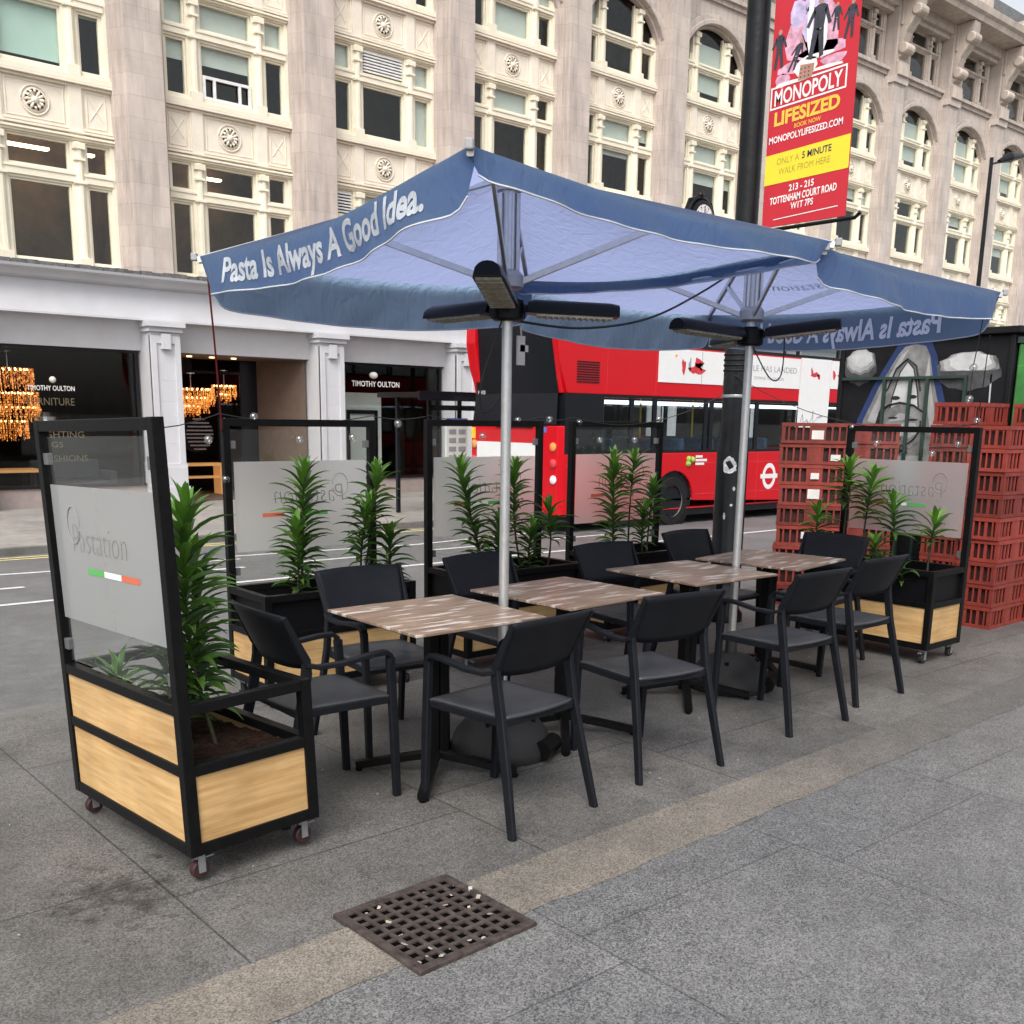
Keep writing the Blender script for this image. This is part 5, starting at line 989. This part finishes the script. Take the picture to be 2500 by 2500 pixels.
# ------------------------------------------------------------------ parasols
def parasol(cx, cy, rz, corners, zap, label, text_side, seed, fold=0.0):
    t = thing('parasol', label, 'parasol', (cx, cy, 0), rz, 'blue square parasols')
    g = random.Random(seed); S = 1.0
    C4 = [Vector((-S, -S, corners[0])), Vector((-S, S, corners[1])), Vector((S, S, corners[3])), Vector((S, -S, corners[2]))]   # near, left, far, right
    ap = Vector((0, 0, zap))
    def edge(k, s):
        a, b = C4[k], C4[(k + 1) % 4]; p = a.lerp(b, s); q = math.sin(math.pi * s)
        inw = -Vector((p.x, p.y, 0)).normalized() * .045 * q
        return p + inw + Vector((0, 0, -(.028 if k == 3 else .045) * q))
    mb = MB()
    for k in range(4):
        def fn(u, v, k=k):
            e = edge(k, u); p = ap.lerp(e, .02 + .98 * v); sag = .035 * math.sin(math.pi * v) * math.sin(math.pi * u)
            return p + Vector((0, 0, -sag))
        mb.grid(fn, 24, 14)
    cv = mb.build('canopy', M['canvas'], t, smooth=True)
    HVS = (.215, .26, .055, .118) if seed == 1 else (.06, .27, .26, .19)
    def vfn(k, s, v, off=0.0):
        e = edge(k, s); out = Vector((e.x, e.y, 0)); nrm = ((C4[k] + C4[(k + 1) % 4]) / 2); nrm = Vector((nrm.x, nrm.y, 0)).normalized()
        sq = lambda q: max(0.0, 1 - (1 - q) ** 2.6) ** (1 / 2.2)
        h = HVS[k] * (.30 + .70 * sq(min(1, s / .060))) * (.30 + .70 * sq(min(1, (1 - s) / .060))) * (.93 + .07 * math.sin(math.pi * s))
        ph = k * 1.7 + seed; ln = h * v; al = min(.075, h * .45); q_ = al / (math.pi / 2)
        if ln < al: o_, d_ = q_ * math.sin(ln / q_), q_ * (1 - math.cos(ln / q_)) + .25 * ln * (1 - ln / al)
        else: o_, d_ = q_ - .10 * (ln - al), q_ + (ln - al)
        w = .020 * v * (math.sin(8 * s + ph) + .55 * math.sin(19 * s + 2 * ph + 3 * v)) + .007 * v * v * math.sin(47 * s + 7 * v + ph)
        e0, e1 = math.exp(-(s / .07) ** 2), math.exp(-((1 - s) / .07) ** 2)
        d = (C4[(k + 1) % 4] - C4[k]).normalized()
        return e + Vector((0, 0, -d_)) + nrm * (o_ * (1 - .8 * (e0 + e1)) + w - .05 * v * (e0 + e1) + off) + d * (.022 * v * (e0 - e1))
    for k in range(4):
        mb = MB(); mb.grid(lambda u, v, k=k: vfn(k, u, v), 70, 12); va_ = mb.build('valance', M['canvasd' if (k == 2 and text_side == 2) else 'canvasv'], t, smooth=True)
        mb = MB(); mb.tube([vfn(k, s, 1.0) for s in np.linspace(.012, .988, 60)], .0038, 5); mb.build('piping', M['piping'], va_)
        if text_side == k or text_side == -k - 10:
            mb = MB(); rev = (k == 0)
            vs, fs = text2d('Pasta Is Always A Good Idea.', 1.0, .03); xs_ = [v[0] for v in vs]; w0 = max(xs_) - min(xs_)
            # text runs from the left end of the side as seen from outside
            s0, s1 = (.165, .905)
            def tp_(a, b):
                u = s0 + (s1 - s0) * (a - min(xs_)) / w0; s = 1 - u
                return vfn(k, s, .80 - b / .729 * .50, .004)
            # finer mesh so that it follows the folds
            bm = bmesh.new(); vv = [bm.verts.new((a, b, 0)) for a, b in vs]
            for f in fs:
                try: bm.faces.new([vv[i] for i in f])
                except Exception: pass
            bm.normal_update(); bmesh.ops.triangulate(bm, faces=bm.faces); bmesh.ops.subdivide_edges(bm, edges=[e_ for e_ in bm.edges if e_.calc_length() > .25], cuts=2)
            bm.verts.index_update(); mb.add([tp_(v.co.x, v.co.y) for v in bm.verts], [[v.index for v in f.verts] for f in bm.faces]); bm.free()
            mb.build('lettering', M['letter'], va_)
            if k == 2:
                for i_, v_ in enumerate(mb.v): mb.v[i_] = tuple(Vector(v_) + Vector((-.009, 0, 0)))
                mb.build('print_through', M['letterth'], va_)  # pale copy on the inner face stands in for light through the print
    if text_side == 2:      # printed mark on the same side of the roof, read from outside
        mb = MB()
        put_text(mb, 'Pastation', lambda a, b: ap.lerp(edge(2, 1 - (.30 + a)), .62 - b) + Vector((0, 0, .006 - .035 * math.sin(math.pi * .6) * .9)), .40, .10, -.01); mb.build('roof_print', M['script'], cv)
    # frame: ribs, struts, hubs, pole, base
    for k in range(4):
        e = C4[k]; mb = MB(); a_ = Vector((0, 0, zap - .04)) + Vector((e.x, e.y, 0)).normalized() * .05
        mb.tube([a_, e + Vector((0, 0, -.015))], 1, sq=(.022, .032)); rb_ = mb.build('rib', M['alu'], t)
        m_ = MB(); m_.box(-.014, .014, -.013, .013, -.018, .016, Matrix.Translation(e + Vector((e.x, e.y, 0)) * .012) @ Matrix.Rotation(math.atan2(e.y, e.x), 4, 'Z')); m_.build('end_cap', M['adgrey'], rb_, bevel=.005)
        mid = a_.lerp(e, .52) + Vector((0, 0, -.02)); m_ = MB(); m_.tube([Vector((e.x, e.y, 0)).normalized() * .05 + Vector((0, 0, 2.19)), mid], 1, sq=(.016, .028)); m_.build('strut', M['alu'], t)
    mb = MB(); mb.lathe([(.06, 2.16), (.07, 2.17), (.07, 2.22), (.05, 2.24)], 16); mb.build('hub', M['alu2'], t, smooth=True)
    mb = MB(); mb.lathe([(.06, zap - .09), (.06, zap - .02), (.02, zap + .01)], 16); mb.build('top_hub', M['alu2'], t, smooth=True)
    mb = MB(); mb.tube([(0, 0, .02), (0, 0, 2.2)], .0235, 16); mb.build('pole', M['alu'], t, smooth=True)
    mb = MB(); mb.tube([(0, 0, 2.2), (0, 0, zap - .08)], .036, 12)
    for q in range(6): a = q * math.pi / 3; mb.tube([(.045 * math.cos(a), .045 * math.sin(a), 2.24), (.045 * math.cos(a), .045 * math.sin(a), zap - .1)], .009, 5)
    mb.build('upper_pole', M['alu'], t)
    mb = MB(); mb.lathe([(.245, .0), (.252, .02), (.248, .05), (.225, .11), (.18, .165), (.115, .20), (.05, .215), (.036, .22), (.034, .33), (.028, .34)], 32); bs = mb.build('base', M['domem'], t, smooth=True)
    mb = MB(); ha = R(-62) - rz
    c_ = Vector((math.cos(ha), math.sin(ha), 0)); d_ = Vector((-c_.y, c_.x, 0)); mb.tube([c_ * .235 - d_ * .085 + Vector((0, 0, .055)), c_ * .235 + d_ * .085 + Vector((0, 0, .055))], .048, 14); mb.box(-.02, .02, -.02, .02, -.02, .02, Matrix.Translation(c_ * .2 + Vector((0, 0, .09))))
    mb.build('base_roller', M['black'], bs, smooth=True); mb = MB()
    for q in (0.4, 2.0, 3.6, 5.2): mb.lathe([(.014, .15), (.014, .185), (.008, .19)], 8, (.16 * math.cos(q), .16 * math.sin(q), 0))
    mb.build('base_bolt', M['black'], bs, smooth=True)
    return t
u1 = parasol(3.08, 3.66, 0, (2.415, 2.295, 2.365, 2.345), 2.66, 'near blue square parasol with white lettering on its left valance', 0, 1)
u2 = parasol(4.99, 3.76, R(4), (2.345, 2.34, 2.34, 2.33), 2.64, 'far blue square parasol with lettering showing through back to front', 2, 3)
# ------------------------------------------------------------------ heaters on the poles
def heater(cx, cy, z, arms, label):
    t = thing('patio_heater', label, 'heater', (cx, cy, z), 0, 'triple patio heaters on the parasol poles')
    mb = MB(); mb.lathe([(.06, -.05), (.075, -.04), (.075, .04), (.05, .055)], 18); mb.box(-.09, .09, -.02, .02, -.035, .03); mb.build('clamp_ring', M['heater'], t, smooth=True)
    for a, tl, r1 in arms:
        T = Matrix.Rotation(R(a), 4, 'Z') @ Matrix.Rotation(-R(tl), 4, 'Y'); r0 = .09
        mb = MB(); n = 9
        sec = [(.062 * math.cos(q), .050 * math.sin(q)) for q in np.linspace(0, math.pi, n)] + [(-.065, -.014), (.065, -.014)]
        rows = [(r0, .82), (r0 + .03, 1), (r1 - .04, 1), (r1, .86)]
        vs = [T @ Vector((x, b * k, c * k)) for x, k in rows for b, c in sec]; m_ = len(sec)
        mb.add(vs, [(i * m_ + j, i * m_ + (j + 1) % m_, (i + 1) * m_ + (j + 1) % m_, (i + 1) * m_ + j) for i in range(3) for j in range(m_)] + [tuple(range(m_)), tuple(3 * m_ + j for j in range(m_))])
        h = mb.build('heater_head', M['heater'], t, smooth=True)
        mb = MB(); mb.box(r0 + .04, r1 - .03, -.052, .052, -.024, -.0145, T)
        for q in range(12): x = r0 + .06 + (r1 - r0 - .12) * q / 11; mb.box(x - .003, x + .003, -.054, .054, -.030, -.0245, T)
        mb.build('grille', M['grille'], h)
        mb = MB(); mb.tube([(.04 * math.cos(R(a)), .04 * math.sin(R(a)), .0), tuple(T @ Vector((r0 + .05, 0, .02)))], .018, 8); mb.build('bracket', M['heater'], t)
    return t
heater(3.08, 3.66, 2.075, ((92, 0, .55), (222, 8, .60), (320, -2, .50)), 'triple black patio heater on the near parasol pole')
heater(4.99, 3.76, 2.075, ((178, 2, .62), (298, 6, .50), (58, 0, .55)), 'triple black patio heater on the far parasol pole')
def cable(name, pts, r, m, label, cat='cable'):
    P = [Vector(p) for p in pts]; out = []
    for i in range(len(P) - 1):
        p0, p1, p2, p3 = P[max(0, i - 1)], P[i], P[i + 1], P[min(len(P) - 1, i + 2)]
        for k in range(8):
            u = k / 8; out.append(.5 * ((2 * p1) + (p2 - p0) * u + (2 * p0 - 5 * p1 + 4 * p2 - p3) * u * u + (3 * p1 - p0 - 3 * p2 + p3) * u ** 3))
    out.append(P[-1]); m_ = MB(); m_.tube(out, r, 5); return tag(m_.build(name, M[m], smooth=True), label, cat)
cable('power_cable', [(3.12, 3.66, 2.03), (3.5, 3.62, 2.02), (4.0, 3.66, 2.10), (4.5, 3.72, 2.28), (4.95, 3.74, 2.5)], .006, 'cable', 'black cable slung between the two parasol poles')
cable('power_cable', [(3.05, 3.66, 2.03), (2.98, 3.72, 1.75), (3.02, 3.74, 1.62), (3.10, 3.69, 1.74), (3.11, 3.66, 1.95)], .004, 'cable', 'thin black cable looping down from the near heater')
cable('power_cable', [(4.98, 3.73, 2.02), (5.15, 3.72, 1.85), (5.3, 3.75, 1.88), (5.38, 3.8, 2.1)], .004, 'cable', 'thin black cable hanging by the far heater')
cable('tie_cord', [(2.10, 4.62, 2.27), (2.25, 4.9, 1.95), (2.45, 5.3, 1.62), (2.53, 5.47, 1.5)], .005, 'rope', 'red cord tied from parasol edge down to the roadside planter', 'cord')
m_ = MB(); m_.tube([(3.19, 3.70, 2.05), (3.20, 3.70, 1.97)], .004, 5); m_.box(3.17, 3.215, 3.69, 3.70, 1.84, 1.97); m_.box(3.185, 3.235, 3.69, 3.699, 1.90, 1.93); tag(m_.build('cable_tag', M['label']), 'white tag dangling under the near heater', 'tag')
# ------------------------------------------------------------------ string lights over the planters
def string_light(name_label, pts, bulbs, r=.003):
    t = thing('string_light', name_label, 'string lights', pts[0]); o = Vector(pts[0]); P = [Vector(p) - o for p in pts]; out = []
    for a, b in zip(P, P[1:]): out += [a.lerp(b, k / 8) + Vector((0, 0, -.05 * math.sin(math.pi * k / 8) * min(1, (b - a).length))) for k in range(8)]
    m_ = MB(); m_.tube(out + [P[-1]], r, 5); m_.build('wire', M['cable'], t)
    for b in bulbs:
        c = Vector(b) - o; m_ = MB(); m_.sphere(tuple(c), .023, 12, 8); m_.build('bulb', M['bulb'], t, smooth=True)
string_light('string of clear bulbs along the planter behind the first table', [(1.35, 4.2, 1.56), (2.53, 5.49, 1.60), (3.53, 5.49, 1.60), (3.89, 5.42, 1.60)], [(2.42, 5.4, 1.46), (2.72, 5.45, 1.585), (3.0, 5.44, 1.46), (3.36, 5.44, 1.47), (3.70, 5.45, 1.555), (2.53, 5.44, 1.24)])
string_light('string of clear bulbs along the middle roadside planter', [(3.89, 5.40, 1.61), (4.87, 5.40, 1.61), (5.27, 5.52, 1.61)], [(4.66, 5.41, 1.585), (4.98, 5.44, 1.595), (4.36, 5.42, 1.48)])
string_light('string of clear bulbs along the planter by the lamp column', [(5.27, 5.50, 1.61), (6.26, 5.50, 1.61), (6.7, 5.1, 1.9)], [(5.33, 5.50, 1.575), (5.55, 5.50, 1.45), (5.93, 5.50, 1.45), (6.2, 5.50, 1.61)])
string_light('string of clear bulbs hanging down to the far end planter', [(5.98, 2.84, 2.1), (6.97, 3.33, 1.61), (6.97, 4.28, 1.60), (6.6, 5.1, 1.95)], [(6.96, 3.33, 1.63), (6.97, 3.45, 1.47), (6.95, 3.62, 1.40), (6.95, 4.26, 1.57), (6.95, 4.05, 1.46)])
string_light('two clear bulbs dangling under the far parasol corner', [(6.0, 2.9, 2.2), (6.05, 2.95, 1.95), (6.06, 2.96, 1.77)], [(6.05, 2.95, 1.93), (6.06, 2.96, 1.75)])
# ------------------------------------------------------------------ drain cover and litter
DA = R(1.8); dz_ = pz(1.8, 2.46) + .011
t = thing('drain_cover', 'rusty square drain grating littered with leaves in the pavement strip', 'drain cover', (1.797, 2.462, dz_), DA)
mb = MB(); H = .235
for a in (-1, 1): mb.box(a * H, a * (H - .022), -H, H, -.03, .004); mb.box(-H + .022, H - .022, a * H, a * (H - .022), -.03, .004)
mb.build('frame', M['iron'], t, bevel=.002)
mb = MB(); n = 9; w = (H - .025) * 2 / n
for i in range(n + 1): x = -H + .025 + w * i; mb.box(x - .0075, x + .0075, -H + .022, H - .022, -.025, .0015); mb.box(-H + .022, H - .022, x - .0085, x + .0085, -.026, .001)
mb.build('grating', M['iron'], t)
mb = MB(); mb.box(-H + .02, H - .02, -H + .02, H - .02, -.032, -.0045); mb.build('pit', M['pit'], t)  # black slab just under the bars paints the shade of a deep pit
g = random.Random(21); mb = MB()
for k in range(26):
    x, y = g.uniform(-.2, .22), g.uniform(-.22, .2); s = g.uniform(.004, .012); mb.box(-s, s, -s * .6, s * .6, -.001, .0015, Matrix.Translation((x, y, .003 - (.008 if k % 3 else 0))) @ Euler((g.uniform(-.4, .4), g.uniform(-.4, .4), g.uniform(0, 3))).to_matrix().to_4x4())
tag(mb.build('leaf_litter', M['litter'], None), kind='stuff').location = (1.797, 2.462, dz_ + .001)
mb = MB()
for k in range(36):
    x, y = g.uniform(-.4, 6.5), g.uniform(2.8, 5.2); s = g.uniform(.003, .007); mb.box(-s, s, -s * .5, s * .5, -.001, .002, Matrix.Translation((x, y, pz(x, y) + .003)) @ Matrix.Rotation(g.uniform(0, 3), 4, 'Z'))
tag(mb.build('pavement_litter', M['litter'], None), kind='stuff')
